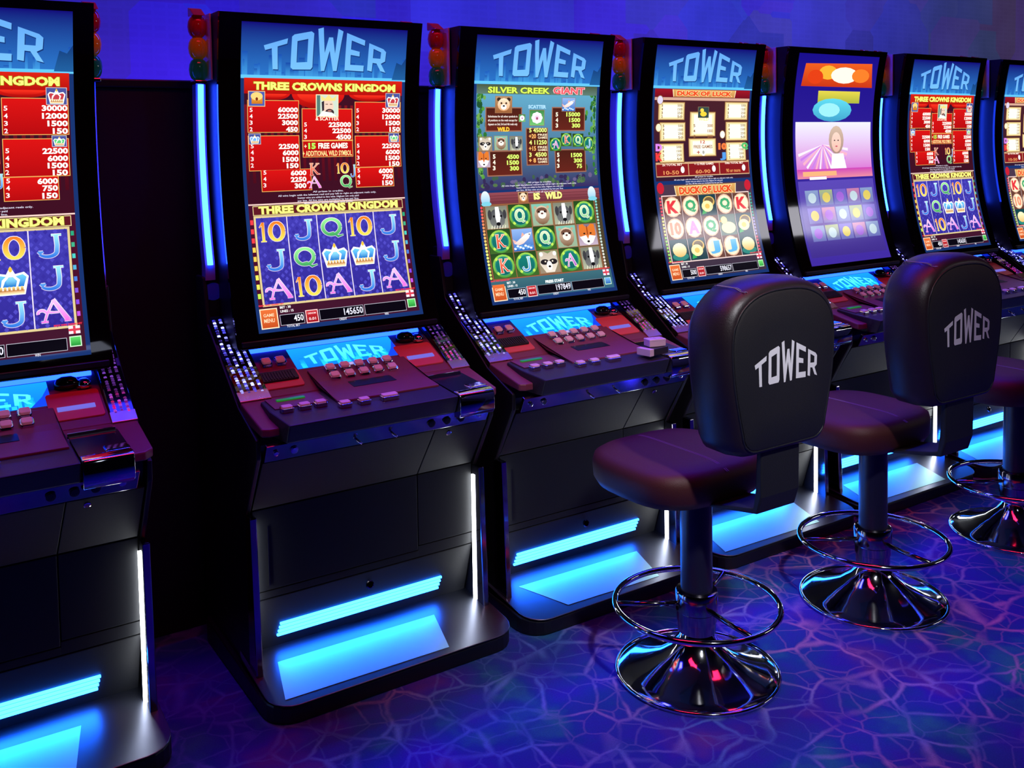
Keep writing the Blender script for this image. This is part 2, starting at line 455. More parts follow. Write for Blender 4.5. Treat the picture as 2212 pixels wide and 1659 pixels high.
# the lettering seen on header, deck display and chair back: polygons in a 1500 x 370 field (x right, y down)
LOGO = [([(610, 405), (805, 345), (800, 388), (722, 412), (728, 600), (685, 598), (675, 428), (622, 443)], None),
        ([(838, 330), (858, 312), (1000, 284), (1022, 300), (1016, 580), (1000, 600), (850, 600), (832, 582)], [(884, 366), (974, 346), (971, 538), (882, 542)]),
        ([(1055, 262), (1100, 250), (1118, 460), (1150, 330), (1185, 330), (1208, 465), (1228, 258), (1272, 278), (1225, 612), (1194, 612), (1160, 440), (1118, 612), (1090, 612)], None),
        ([(1305, 290), (1470, 350), (1468, 395), (1350, 352), (1347, 428), (1425, 447), (1425, 487), (1346, 474), (1345, 558), (1466, 565), (1464, 615), (1296, 605)], None),
        ([(1508, 372), (1640, 422), (1666, 448), (1660, 528), (1622, 548), (1666, 626), (1620, 612), (1582, 546), (1546, 541), (1540, 616), (1498, 606)], [(1550, 420), (1620, 450), (1616, 505), (1547, 500)])]


def logo(pt, x0, z0, x1, z1, c, layer=3, c2=None, arch=True):
    for out, hole in LOGO:
        f = lambda p: (x0 + (p[0] - 610) / 1056 * (x1 - x0), z1 - (p[1] - 250 - 28 * (p[0] - 610) / 1056) / 362 * (z1 - z0))
        pt.poly([f(p) for p in out], c, layer, c2, holes=[[f(p) for p in hole]] if hole else None)


def stroke_sym(pt, k, x0, z0, x1, z1, pal, layer=3, edge=(255, 255, 255), ew=0.10, edge2=None):
    """ornate reel letters"""
    w = x1 - x0; h = z1 - z0
    X = lambda u, v: (x0 + u * w, z0 + v * h)
    arc = lambda cx, cy, rx, ry, a0, a1, n=14: [X(cx + rx * math.cos(math.radians(a0 + (a1 - a0) * i / n)), cy + ry * math.sin(math.radians(a0 + (a1 - a0) * i / n))) for i in range(n + 1)]
    S = []
    t = 0.21
    if k == 'J':
        S.append(([X(0.72, 1.0), X(0.74, 0.5), X(0.72, 0.25)] + arc(0.42, 0.25, 0.30, 0.22, 0, -150)[1:], [t, t, t] + [t * (1 - 0.03 * i) for i in range(14)]))
        S.append(([X(0.1, 0.27), X(0.16, 0.2), X(0.28, 0.26)], [0.09, 0.2, 0.08])); S.append(([X(0.56, 0.97), X(0.9, 0.97)], [0.07, 0.07]))
    elif k == 'Q':
        S.append((arc(0.47, 0.55, 0.36, 0.40, 0, 360, 22), [0.15 + 0.08 * abs(math.cos(2 * math.pi * i / 22)) for i in range(23)]))
        S.append(([X(0.30, 0.22), X(0.52, 0.25), X(0.72, 0.05), X(0.95, 0.12)], [0.05, 0.13, 0.14, 0.05]))
    elif k == 'A':
        S.append(([X(0.5, 0.98), X(0.92, 0.06)], [0.17, 0.25])); S.append(([X(0.52, 0.95), X(0.3, 0.4), X(0.2, 0.04)], [0.08, 0.1, 0.08]))
        S.append((arc(0.14, 0.42, 0.12, 0.12, 200, 20, 8) + [X(0.5, 0.42), X(0.66, 0.42)], [0.12] * 9 + [0.07, 0.06]))
        S.append(([X(0.8, 0.04), X(1.02, 0.04)], 0.07)); S.append(([X(0.1, 0.04), X(0.32, 0.04)], 0.07))
    elif k == 'K':
        S.append(([X(0.26, 0.98), X(0.26, 0.02)], t)); S.append(([X(0.8, 0.96), X(0.3, 0.48)], [0.10, 0.12])); S.append(([X(0.38, 0.58), X(0.75, 0.12), X(1.0, 0.1)], [0.15, 0.16, 0.06]))
        S.append(([X(0.1, 0.98), X(0.44, 0.98)], 0.07)); S.append(([X(0.1, 0.03), X(0.44, 0.03)], 0.07)); S.append(([X(0.62, 0.97), X(0.95, 0.97)], 0.06))
    elif k == '1':
        S.append(([X(0.5, 0.98), X(0.5, 0.02)], 0.36)); S.append(([X(0.0, 0.72), X(0.4, 0.92)], [0.1, 0.2])); S.append(([X(0.1, 0.03), X(0.9, 0.03)], 0.12))
    elif k == '0':
        S.append((arc(0.5, 0.5, 0.38, 0.44, 0, 360, 20), [0.14 + 0.12 * abs(math.cos(2 * math.pi * i / 20)) for i in range(21)]))
    elif k == 'T':
        stroke_sym(pt, '1', x0, z0, x0 + 0.28 * w, z1, pal, layer, edge, ew, edge2); stroke_sym(pt, '0', x0 + 0.33 * w, z0, x1, z1, pal, layer, edge, ew, edge2); return
    m_ = min(w, h * 0.8)
    zr = (z0, z1)
    for p, ww in S:
        ww = [q * m_ for q in ww] if isinstance(ww, list) else ww * m_
        wo = [q + ew * m_ * 0.8 for q in ww] if isinstance(ww, list) else ww + ew * m_ * 0.8
        pt.stroke(p, wo, edge, layer, edge2, zr)
    for p, ww in S:
        ww = [q * m_ for q in ww] if isinstance(ww, list) else ww * m_
        pt.stroke(p, ww, pal[0], layer + 1, pal[1], zr)


def crown(pt, x0, z0, x1, z1, gem, layer=3):
    w = x1 - x0; h = z1 - z0; X = lambda u, v: (x0 + u * w, z0 + v * h)
    pt.poly([X(0.14, 0), X(0.86, 0), X(0.98, 0.62), X(0.86, 0.78), X(0.62, 0.72), X(0.5, 1.0), X(0.38, 0.72), X(0.14, 0.78), X(0.02, 0.62)], (255, 255, 250), layer)
    pt.poly([X(0.17, 0.28), X(0.83, 0.28), X(0.92, 0.60), X(0.82, 0.70), X(0.55, 0.62), X(0.45, 0.62), X(0.18, 0.70), X(0.08, 0.60)], (110, 205, 250) if gem == 0 else gem, layer + 1, (30, 110, 200) if gem == 0 else gem)
    for u in (0.3, 0.7): pt.stroke([X(u - 0.06, 0.25), X(u, 0.5), X(0.5, 0.74)], [0.05 * w, 0.09 * w, 0.05 * w], (250, 250, 240), layer + 2)
    pt.ell(*X(0.5, 0.46), 0.13 * w, 0.15 * h, (140, 220, 255) if gem == 0 else gem, layer + 3, (30, 120, 190) if gem == 0 else gem)
    pt.rect(*X(0.16, 0.03), *X(0.84, 0.17), (190, 110, 30), layer + 2, (255, 240, 190))
    for i in range(6): pt.ell(*X(0.22 + 0.112 * i, 0.22), 0.04 * w, 0.075 * h, (250, 225, 140), layer + 3, (160, 80, 20))
    pt.ell(*X(0.5, 0.88), 0.05 * w, 0.09 * h, (235, 190, 60), layer + 2)


# ------------------------------------------------------------------ setting
fl = MB().box(-9, 9, -1.5, 8.55, -0.05, 0.0).build('floor', M['carpet']); fl['kind'] = 'structure'
wl = MB().box(-9, 9, 8.45, 8.55, 0, 4.0).build('wall_back', M['wallpaper']); wl['kind'] = 'structure'
pt_ = MB().box(-9, 9, 7.37, 7.42, 0, 1.655).build('wall_partition', M['partition'], bevel=0.004); pt_['kind'] = 'structure'
cp = MB().box(-9, 9, 7.36, 7.43, 1.655, 1.68).build('trim_1', M['cabinet'], bevel=0.004); cp['kind'] = 'structure'
ce = MB().box(-9, 9, -1.5, 8.55, 4.0, 4.1).build('ceiling', M['partition']); ce['kind'] = 'structure'

# ------------------------------------------------------------------ slot machine (common body)


def head_profile(z0, z1, n, off, back):
    fr = [(ys(z0 + (z1 - z0) * i / n) + off, z0 + (z1 - z0) * i / n) for i in range(n + 1)]
    return fr + [(back, z1), (back, z0)]


def dpr(mb, x0, x1, y0, y1, h0, h1, r=0.0, f=dz):
    """prism lying on the deck"""
    if r:
        P = []
        for cx, cy, a0 in ((x1 - r, y1 - r, 0), (x0 + r, y1 - r, 90), (x0 + r, y0 + r, 180), (x1 - r, y0 + r, 270)):
            P += [(cx + r * math.cos(math.radians(a0 + 30 * i)), cy + r * math.sin(math.radians(a0 + 30 * i))) for i in range(4)]
    else: P = [(x0, y0), (x1, y0), (x1, y1), (x0, y1)]
    return mb.hexa([(x, y, f(y) + h0) for x, y in P], [(x, y, f(y) + h1) for x, y in P])


DISP = None


def make_machine():
    R = root('slot_machine', (0, 0, 0), '', 'slot machine', 'slot machines standing in a row')
    H = 0.010      # the head sits a touch off the body's axis
    # plinth with rounded front corners
    def rr(x, y0, y1, r):
        P = []
        for cx, cy, a0 in ((x - r, y1 - 0.01, 0), (-x + r, y1 - 0.01, 90), (-x + r, y0 + r, 180), (x - r, y0 + r, 270)):
            rad = r if cy < 0.3 else 0.01
            P += [(cx + (r - rad) * (1 if cx > 0 else -1) + rad * math.cos(math.radians(a0 + 18 * i)), cy + rad * math.sin(math.radians(a0 + 18 * i))) for i in range(6)]
        return P
    lo = rr(0.375, 0.004, 0.57, 0.075)
    mb = MB().hexa([(x, y, 0.0) for x, y in lo], [(x, y, 0.046 + 0.1 * max(0, min(y, 0.27))) for x, y in lo])
    mb.build('plinth', M['cabinet'], R, bevel=0.006)
    # kick plate: metal sheet lying on the plinth, rounded front corners
    k = [(x, y) for x, y in rr(0.372, -0.002, 0.262, 0.07)]
    zk = lambda y: 0.050 + 0.12 * y
    mb = MB().hexa([(x, y, zk(y)) for x, y in k], [(x, y, zk(y) + 0.003) for x, y in k])
    smooth_angle(mb.build('kick_plate', M['brushed'], R, bevel=0.0012))
    # cabinet sides
    MB().prism_x([(0.443, 0.86), (0.52, 0.88), (0.52, 0.93), (0.360, 0.925), (0.366, 0.903), (0.443, 0.898)], -0.315 + H, 0.315 + H).build('screen_chin', M['cabinet'], R, bevel=0.003)
    prof = [(0.30, 0.046), (0.236, 0.25), (0.230, 0.50), (0.14, 0.655), (0.12, 0.70), (0.12, 0.735), (0.245, 0.765), (0.40, 0.84), (0.52, 0.945), (0.535, 1.13), (0.60, 1.13), (0.60, 0.046)]
    MB().prism_x(prof, -0.348, 0.348).build('cabinet', M['cabinet'], R, bevel=0.004)
    # cabinet side cheeks flank the recessed front
    for s in (-1, 1):
        a, b = sorted((s * 0.349, s * 0.362))
        MB().prism_x([(0.205, 0.05), (0.205, 0.49), (0.10, 0.67), (0.10, 0.72), (0.24, 0.775), (0.50, 0.965), (0.53, 1.10), (0.60, 1.10), (0.60, 0.05)], a, b).build('side_cheek', M['cabinet'], R, bevel=0.003)
        # chrome trim with its white light strip on the inner side
        a, b = sorted((s * 0.345, s * 0.364))
        tr = MB().hexa([(a, 0.146, 0.045), (b, 0.146, 0.045), (b, 0.204, 0.045), (a, 0.204, 0.045)], [(a, 0.164, 0.495), (b, 0.164, 0.495), (b, 0.204, 0.495), (a, 0.204, 0.495)]).build('chrome_trim', M['dark_chrome'], R, bevel=0.003)
        a, b = sorted((s * 0.3445, s * 0.341))
        MB().box(a, b, 0.190, 0.2035, 0.074, 0.466).build('light_strip', M['white_led'], tr, bevel=0.002)
    # front panels
    g = 0.0015
    def fp(x0a, x1a, x0b, x1b, ya, za, yb, zb, th=0.02):   # a = bottom edge, b = top edge
        ny, nz = (zb - za), -(yb - ya); l = math.hypot(ny, nz); ny, nz = ny / l * th, nz / l * th
        return MB().hexa([(x0a, ya, za), (x1a, ya, za), (x1a, ya + ny, za + nz), (x0a, ya + ny, za + nz)],
                         [(x0b, yb, zb), (x1b, yb, zb), (x1b, yb + ny, zb + nz), (x0b, yb + ny, zb + nz)])
    W = 0.3435
    fp(-W, 0.157 - g, -W, 0.157 - g, 0.207, 0.272, 0.205, 0.500 - g).build('door', M['panel'], R, bevel=0.0015)
    fp(0.157 + g, W, 0.157 + g, W, 0.207, 0.285, 0.205, 0.500 - g).build('side_door', M['panel'], R, bevel=0.0015)
    fp(-W, 0.157 - g, -W, 0.167 - g, 0.205, 0.500 + g, 0.109, 0.655).build('belly_panel', M['panel'], R, bevel=0.0015)
    fp(0.157 + g, W, 0.167 + g, W, 0.205, 0.500 + g, 0.109, 0.655).build('belly_side_panel', M['panel'], R, bevel=0.0015)
    fp(-W, 0.157, -W, 0.157, 0.210, 0.249, 0.208, 0.269).build('door_rail', M['panel'], R, bevel=0.001)
    fp(0.157, W, 0.157, W, 0.210, 0.249, 0.208, 0.282).build('door_rail', M['panel'], R, bevel=0.001)
    fp(-W, W, -W, W, 0.262, 0.083, 0.211, 0.245).build('lower_panel', M['panel'], R, bevel=0.0015)
    # raised vertical ribs at the left of the door
    MB().box(-0.303, -0.300, 0.2035, 0.208, 0.285, 0.45).build('door_groove', M['trough'], R)
    # vent light bars
    for i in range(4):
        za = 0.160 - 0.0118 * i; y = 0.2595 - (za - 0.083) * 0.051 / 0.162
        MB().box(-0.264 - 0.002 * i, 0.249 - 0.002 * i, y - 0.002, y + 0.006, za - 0.0082, za - 0.0012).build('vent_bar', M['cyan_led2'], R, bevel=0.0015)
    MB().lathe([(0.012, -0.002), (0.012, 0.002), (0.009, 0.003)], 20).build('vent_lock', M['dark_chrome'], R, smooth=False)
    lk = R.children[-1] if False else [o for o in COL.objects if o.name.startswith('vent_lock')][-1]
    lk.location = (0.0, 0.2145, 0.205); lk.rotation_euler = (math.radians(72), 0, 0)
    # deck: sloping upper part between the rails
    up = [(0.236, dz(0.2361) - 0.02), (0.442, dz(0.442) - 0.02), (0.442, dz(0.442)), (0.236, dz(0.2361))]
    MB().prism_x(up, -0.288, 0.300).build('upper_deck', M['deck'], R, bevel=0.002)
    # lower deck with its two wings
    lw = lambda y: dz(min(y, 0.236))
    P = [(-0.357, 0.242), (-0.357, 0.070), (-0.338, 0.062), (0.338, 0.062), (0.360, 0.080), (0.360, 0.242)]
    MB().hexa([(x, y, lw(y) - 0.042) for x, y in P], [(x, y, lw(y) - (0.020 if y < 0.1 else 0)) for x, y in P]).build('lower_deck', M['deck'], R, bevel=0.004)
    # front tray with a chamfered left end and a dark leading edge
    P = [(-0.312, 0.205), (-0.318, 0.118), (-0.308, 0.0), (0.186, 0.0), (0.186, 0.205)]
    MB().hexa([(x, max(y, 0.022 if y < 0.05 else y), 0.722) for x, y in P], [(x, y, lw(y) + 0.004) for x, y in P]).build('front_tray', M['deck_dark'], R, bevel=0.004)
    MB().hexa([(-0.300, 0.125, lw(0.125) + 0.004), (-0.150, 0.125, lw(0.125) + 0.004), (-0.150, 0.205, lw(0.205) + 0.004), (-0.300, 0.205, lw(0.205) + 0.004)],
              [(-0.300, 0.125, lw(0.125) + 0.007), (-0.150, 0.125, lw(0.125) + 0.007), (-0.150, 0.205, lw(0.205) + 0.007), (-0.300, 0.205, lw(0.205) + 0.007)]).build('left_tray_plate', M['deck'], R, bevel=0.001)
    # raised centre console
    cz = lambda y: 0.792 + (y - 0.236) * 0.40
    P = [(-0.134, 0.100), (0.186, 0.100), (0.186, 0.312), (-0.134, 0.312)]
    MB().hexa([(x, y, dz(y) - 0.02) for x, y in P], [(x, y, (dz(y) + 0.012)) for x, y in P])
    prof = [(0.098, lw(0.098)), (0.315, dz(0.315) - 0.004), (0.315, dz(0.315) + 0.006), (0.236, dz(0.236) + 0.014), (0.098, lw(0.098) + 0.010)]
    MB().prism_x(prof, -0.134, 0.178).build('centre_console', M['deck'], R, bevel=0.003)
    MB().prism_x([(0.180, 0.796), (0.235, 0.803), (0.235, 0.8066), (0.180, 0.8000)], -0.049, 0.084).build('ticket_window', M['trough'], R)
    # buttons
    def button(x, y, w, d, h, f, name='button'):
        b = dpr(MB(), x - w / 2, x + w / 2, y - d / 2, y + d / 2, h, h + 0.011, r=0.006, f=f).build(name, M['chrome'], R, bevel=0.0015)
        dpr(MB(), x - w / 2 + 0.0035, x + w / 2 - 0.0035, y - d / 2 + 0.0035, y + d / 2 - 0.0035, h + 0.011, h + 0.0155, r=0.0045, f=f).build('button_cap', M['button'], b, bevel=0.0015)
        return b
    fc = lambda y: dz(max(y, 0.2361)) if y > 0.236 else lw(y)
    for r_, y in enumerate((0.294, 0.259)):
        for i in range(5): button(-0.071 + 0.0453 * i, y, 0.032, 0.026, 0.009, fc)
    button(-0.235, 0.368, 0.032, 0.028, 0.0, fc); button(-0.193, 0.368, 0.032, 0.028, 0.0, fc)
    for x in (-0.276, -0.227, -0.182): button(x, 0.103, 0.034, 0.028, 0.004, lw)
    for x, w in ((-0.127, 0.034), (-0.071, 0.034), (0.005, 0.052)): button(x, 0.068, w, 0.028, 0.004, lw)
    # indicator, card reader, green slot
    dpr(MB(), -0.012, 0.034, 0.310, 0.318, 0.006, 0.009, f=fc).build('indicator', M['slot_white'], R)
    cr = dpr(MB(), -0.284, -0.160, 0.262, 0.335, 0.0, 0.004, r=0.008, f=fc).build('card_reader', M['deck_plate'], R, bevel=0.001)
    mb = dpr(MB(), -0.277, -0.168, 0.286, 0.325, 0.004, 0.010, r=0.004, f=fc)
    for i in range(11): dpr(mb, -0.266 + i * 0.0082, -0.2625 + i * 0.0082, 0.288, 0.318, 0.010, 0.0125, f=fc)
    mb.build('card_slot', M['deck_dark'], cr)
    dpr(MB(), -0.276, -0.197, 0.172, 0.186, 0.007, 0.010, r=0.003, f=lw).build('green_slot', M['green'], R)
    # note acceptor
    na = dpr(MB(), 0.166, 0.292, 0.266, 0.366, 0.0, 0.004, r=0.008, f=fc).build('note_acceptor', M['deck_plate'], R, bevel=0.001)
    dpr(MB(), 0.185, 0.274, 0.296, 0.309, 0.004, 0.007, f=fc).build('note_slot', M['slot_blue'], na)
    mb = MB(); 
    rings = []
    for z, r in ((0, 0.030), (0.012, 0.030), (0.022, 0.024), (0.027, 0.012)):
        rings.append([(0.222 + r * math.cos(2 * math.pi * i / 20), 0.392 + 0.7 * r * math.sin(2 * math.pi * i / 20), fc(0.392) + z) for i in range(20)])
    mb.loft(rings).build('note_guide', M['bezel'], na, smooth=True)
    MB().loft([[(0.262 + r * math.cos(2 * math.pi * i / 16), 0.385 + 1.2 * r * math.sin(2 * math.pi * i / 16), fc(0.385) + z) for i in range(16)] for z, r in ((0, 0.02), (0.014, 0.018), (0.021, 0.008))]).build('note_guide', M['chrome'], na, smooth=True)
    # chip tray at the right: dark hollow, chrome lip
    tr = MB().hexa([(0.188, 0.035, lw(0.05) + 0.001), (0.300, 0.035, lw(0.05) + 0.001), (0.300, 0.180, lw(0.18) + 0.001), (0.188, 0.180, lw(0.18) + 0.001)],
                   [(0.188, 0.035, lw(0.05) + 0.004), (0.300, 0.035, lw(0.05) + 0.004), (0.300, 0.180, lw(0.18) + 0.004), (0.188, 0.180, lw(0.18) + 0.004)]).build('chip_tray', M['trough'], R)
    MB().box(0.186, 0.296, 0.176, 0.181, 0.785, 0.797).build('chrome_edge', M['chrome'], tr, bevel=0.001)
    rings = []
    for i in range(9):
        a = math.radians(-10 + 100 * i / 8)
        y = 0.022 - 0.026 * math.sin(a) if a > 0 else 0.022; z = 0.705 + 0.0
        rings.append(i)
    pr = [(0.030, 0.706), (0.002, 0.710), (-0.006, 0.722), (-0.006, 0.765), (0.0, 0.776), (0.012, 0.781), (0.034, 0.780), (0.034, 0.706)]
    smooth_angle(MB().prism_x(pr, 0.188, 0.300).build('chrome_lip', M['chrome'], tr, bevel=0.002))
    MB().box(0.245, 0.300, 0.036, 0.075, 0.775, 0.7835).build('chrome_lip', M['chrome'], tr, bevel=0.003)
    # chrome strip under the tray, with locks
    cp_ = fp(-0.352, 0.318, -0.352, 0.322, 0.072, 0.668, 0.050, 0.714, 0.012).build('chrome_strip', M['dark_chrome'], R, bevel=0.0015)
    def disc(x, y, z, r, mt_, nm, par, tilt=90):
        o = MB().lathe([(r, 0), (r, 0.004), (r * 0.7, 0.005)], 20).build(nm, mt_, par, smooth=False)
        o.location = (x, y, z); o.rotation_euler = (math.radians(tilt), 0, 0); return o
    for x in (0.128, 0.178, 0.224): disc(x, 0.058, 0.693, 0.011, M['trough'], 'lock', cp_, 100)
    for x, r in ((0.283, 0.008), (-0.276, 0.010), (-0.325, 0.007)): disc(x, 0.058, 0.693, r, M['chrome'], 'screw', cp_, 100)
    for x in (-0.105, 0.0): MB().tube([(x, 0.060, 0.693), (x + 0.006, 0.048, 0.685), (x + 0.014, 0.046, 0.678)], 0.0035, 8).build('lever', M['chrome'], cp_, smooth=True)
    disc(0.213, 0.112, 0.640, 0.0085, M['chrome'], 'belly_lock', R, 120)
    # side rails with crystal studs
    for s in (-1, 1):
        xo, xi = s * 0.357, s * (0.272 if s < 0 else 0.303)
        a, b = sorted((xo, xi))
        if s > 0: a, b = 0.300, 0.360
        pr = [(0.236, 0.782), (0.236, 0.796), (0.420, 0.905), (0.512, 0.985), (0.528, 0.985), (0.44, 0.86)]
        rl = MB().prism_x(pr, a, b).build('side_rail', M['bezel'], R, bevel=0.002)
        mb = MB(); mb.cols = []
        rc = random.Random(7 + s); vs = []; fs = []; cs = []
        def rz(y):
            return 0.796 + (y - 0.236) * (0.109 / 0.184) if y < 0.42 else 0.905 + (y - 0.42) * (0.08 / 0.092)
        nc = 4 if s < 0 else 3
        for r_ in range(34):
            y0 = 0.258 + r_ * 0.0073
            for c_ in range(nc):
                if rc.random() < 0.12: continue
                w = (b - a - 0.012) / nc; xc = a + 0.006 + w * (c_ + 0.5); yy = y0 + rc.uniform(-0.001, 0.001); hw = w * 0.25; hl = 0.0024
                base = len(vs)
                vs += [(xc - hw, yy - hl, rz(yy - hl)), (xc + hw, yy - hl, rz(yy - hl)), (xc + hw, yy + hl, rz(yy + hl)), (xc - hw, yy + hl, rz(yy + hl)), (xc, yy - 0.0006, rz(yy) + 0.004)]
                fs += [[base, base + 1, base + 4], [base + 1, base + 2, base + 4], [base + 2, base + 3, base + 4], [base + 3, base, base + 4]]
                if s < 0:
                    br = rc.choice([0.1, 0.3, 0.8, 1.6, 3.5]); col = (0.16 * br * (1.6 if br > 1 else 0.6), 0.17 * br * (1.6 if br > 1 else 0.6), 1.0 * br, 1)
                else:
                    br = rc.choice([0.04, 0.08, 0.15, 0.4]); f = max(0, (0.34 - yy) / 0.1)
                    col = (0.45 * br + f * rc.choice([0.1, 0.9, 0.3]), 0.12 * br, 1.1 * br + 0.25 * f * rc.random(), 1)  # reddish reflection at the lower end painted into the emission
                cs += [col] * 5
        mb.v = vs; mb.f = fs
        st = mb.build('crystal_studs', M['stud'], rl); st['kind'] = 'stuff'
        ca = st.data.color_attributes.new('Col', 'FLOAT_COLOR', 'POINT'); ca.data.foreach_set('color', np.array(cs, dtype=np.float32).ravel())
        MB().prism_x([(0.230, 0.780), (0.230, 0.7935), (0.262, 0.8125), (0.262, 0.79)], a - 0.001, b + 0.001).build('rail_end_plate', M['copper'], rl, bevel=0.001)
    # light bar at the back of the deck and the glowing deck display
    MB().hexa([(-0.272, 0.424, dz(0.424)), (0.290, 0.424, dz(0.424)), (0.290, 0.4425, dz(0.4425)), (-0.272, 0.4425, dz(0.4425))], [(-0.272, 0.427, dz(0.427) + 0.008), (0.290, 0.427, dz(0.427) + 0.008), (0.290, 0.4425, dz(0.4425) + 0.009), (-0.272, 0.4425, dz(0.4425) + 0.009)]).build('deck_light_bar', M['cyan_led'], R, bevel=0.002)
    P = Paint(1); P.rect(-0.156, 0.330, 0.178, 0.421, (20, 140, 255), 0, (10, 110, 250))
    rc = random.Random(3)
    for i in range(22):
        x = -0.15 + 0.32 * rc.random(); w = rc.uniform(0.004, 0.016); h = rc.uniform(0.01, 0.05)
        P.rect(x, 0.331, min(x + w, 0.177), 0.331 + h, rc.choice([(15, 150, 255), (10, 115, 250), (40, 175, 255)]), 1, (30, 190, 255))
    P.poly([(0.13, 0.33), (0.178, 0.33), (0.178, 0.40), (0.160, 0.365)], (15, 60, 220), 2)
    logo(P, -0.118, 0.340, 0.135, 0.408, (90, 225, 255), 3, (60, 230, 230))
    P.build('deck_display', lambda a, b, l: (a, b, dz(b) + 0.0012 + 0.0002 * l), M['deckscreen'], R)
    # head: black shell, glass front
    MB().prism_x(head_profile(0.905, 1.862, 28, 0.012, 0.575)[::1], -0.325 + H, 0.325 + H).build('screen_housing', M['cabinet'], R)
    pr = head_profile(0.907, 1.860, 28, 0.001, 0)[:-2]
    pr = pr + [(y + 0.012, z) for y, z in pr[::-1]]
    smooth_angle(MB().prism_x(pr[::-1], -0.325 + H, 0.325 + H).build('screen_glass', M['bezel'], R))
    # side light tubes, speakers, lamp stacks
    for s in (-1, 1):
        tp = []
        for i in range(13):
            z = 1.135 + (1.665 - 1.135) * i / 12; tp.append((s * 0.334 + H * 0, ys(z) + 0.088, z))
        ct = [(p[0] - s * 0.000, p[1] + 0.012, p[2]) for p in tp]
        mb = MB().loft([[(p[0] - 0.014, p[1] - 0.001, p[2]), (p[0] + 0.014, p[1] - 0.001, p[2]), (p[0] + 0.014, p[1] + 0.035, p[2]), (p[0] - 0.014, p[1] + 0.035, p[2])] for p in [(q[0] + s * 0.006, q[1], q[2]) for q in [(tp[0][0], tp[0][1], 1.09)] + tp + [(tp[-1][0], tp[-1][1], 1.67)]]])
        ch = mb.build('tube_holder', M['side_panel'], R)
        MB().loft([[(p[0] + 0.0085 * math.cos(2 * math.pi * k / 8), p[1] - 0.003 + 0.0085 * math.sin(2 * math.pi * k / 8), p[2]) for k in range(8)] for p in [(q[0] + s * 0.006, q[1], q[2]) for q in tp]]).build('light_tube', M['tube'], ch, smooth=True)
        sp = MB().lathe([(0.0, 0.008), (0.018, 0.007), (0.027, 0.003), (0.030, 0.0)], 28).build('speaker', M['speaker'], R, smooth=True)
        sp.location = (s * 0.331, 0.532, 1.052); sp.rotation_euler = (math.radians(90), 0, 0)
        # lamp stack
        cx = s * 0.346
        lb = MB().box(min(s * 0.3185, s * 0.3235), max(s * 0.3185, s * 0.3235), 0.506, 0.580, 1.672, 1.862).build('lamp_bracket', M['bracket'], R, bevel=0.001)
        MB().prism_x([(0.52, 1.857), (0.58, 1.857), (0.58, 1.885), (0.56, 1.880)], min(cx - 0.018, cx + 0.018), max(cx - 0.018, cx + 0.018)).build('lamp_cap', M['lens_r'], lb, bevel=0.003)
        MB().box(cx - 0.018, cx + 0.018, 0.528, 0.578, 1.660, 1.672).build('lamp_base', M['dark_chrome'], lb, bevel=0.003)
        for i, mt_ in enumerate((M['lens_g'], M['lens_y'], M['lens_r'])):
            z0 = 1.672 + 0.0618 * i
            pr = [(0.014, 0.0), (0.0205, 0.006), (0.0250, 0.016), (0.0272, 0.031), (0.0250, 0.046), (0.0205, 0.056), (0.014, 0.0615)]
            MB().lathe(pr, 24, (cx, 0.552, z0)).build('lamp_lens', mt_, lb, smooth=True, label=('green lamp lens', 'amber lamp lens', 'red lamp lens')[i])
    return R


T0 = make_machine()

# ------------------------------------------------------------------ screen pictures
C1 = (412, 0, 560 / 2212); C2 = (412, 400, 560 / 2212)
CA = (900, 40, 500 / 2212); CB = (900, 380, 500 / 2212)
CC = (1320, 60, 500 / 2212); CD = (1320, 380, 500 / 2212)
XL, XR, ZT, ZB = -0.250, 0.283, 1.836, 0.943


def rp(P, crop, k, x0, y0, x1, y1, c, layer=2, **kw):
    a = pix(crop, x0, y0, k); b = pix(crop, x1, y1, k); P.rect(a[0], b[1], b[0], a[1], c, layer, **kw)


def tp_(P, crop, k, s, x0, y0, x1, y1, c, layer=4, **kw):
    a = pix(crop, x0, y0, k); b = pix(crop, x1, y1, k); P.text(s, a[0], b[1], b[0], a[1], c, layer, **kw)


def bx(crop, k, x0, y0, x1, y1):
    a = pix(crop, x0, y0, k); b = pix(crop, x1, y1, k); return a[0], b[1], b[0], a[1]


def header(P):
    P.rect(XL, ZB, XR, ZT, (22, 48, 105), 0)
    P.rect(XL, 1.678, XR, ZT, (16, 8, 110), 1, (40, 110, 190))
    rc = random.Random(11)
    for i in range(46):
        x = XL + 0.003 + rc.random() * 0.52; w = rc.uniform(0.004, 0.018); h = rc.uniform(0.012, 0.075)
        P.rect(x, 1.680, min(x + w, XR), 1.680 + h, rc.choice([(20, 66, 155), (28, 84, 175), (24, 74, 165)]), 2, (62, 150, 215))
    P.poly([(0.235, 1.68), (XR, 1.68), (XR, 1.75), (0.268, 1.728), (0.25, 1.735)], (18, 50, 110), 3, (30, 90, 150))
    P.rect(XL, 1.676, XR, 1.686, (95, 190, 240), 3)
    lg = (-0.183, 1.698, 0.212, 1.826)
    logo(P, lg[0] + 0.002, lg[1] - 0.003, lg[2] + 0.002, lg[3] - 0.003, (20, 50, 110), 4)
    logo(P, *lg, (96, 160, 228), 5, (112, 182, 238))


def disclaimer(P, z):
    rows = [('All prizes in credits.', 0.05), ('All wins begin with the leftmost reel and pay left to right on adjacent reels only.', 0.16), ('Scatter wins are added to line wins. Highest win only paid', 0.10), ('per line. All line wins are multiplied by bet per line.', 0.10), ('Malfunction voids all pays and plays.', 0.08)]
    for i, (s, hw) in enumerate(rows):
        P.text(s, 0.012 - hw, z - 0.0085 * i - 0.0068, 0.012 + hw, z - 0.0085 * i, (225, 220, 240), 4, bold=0.01)


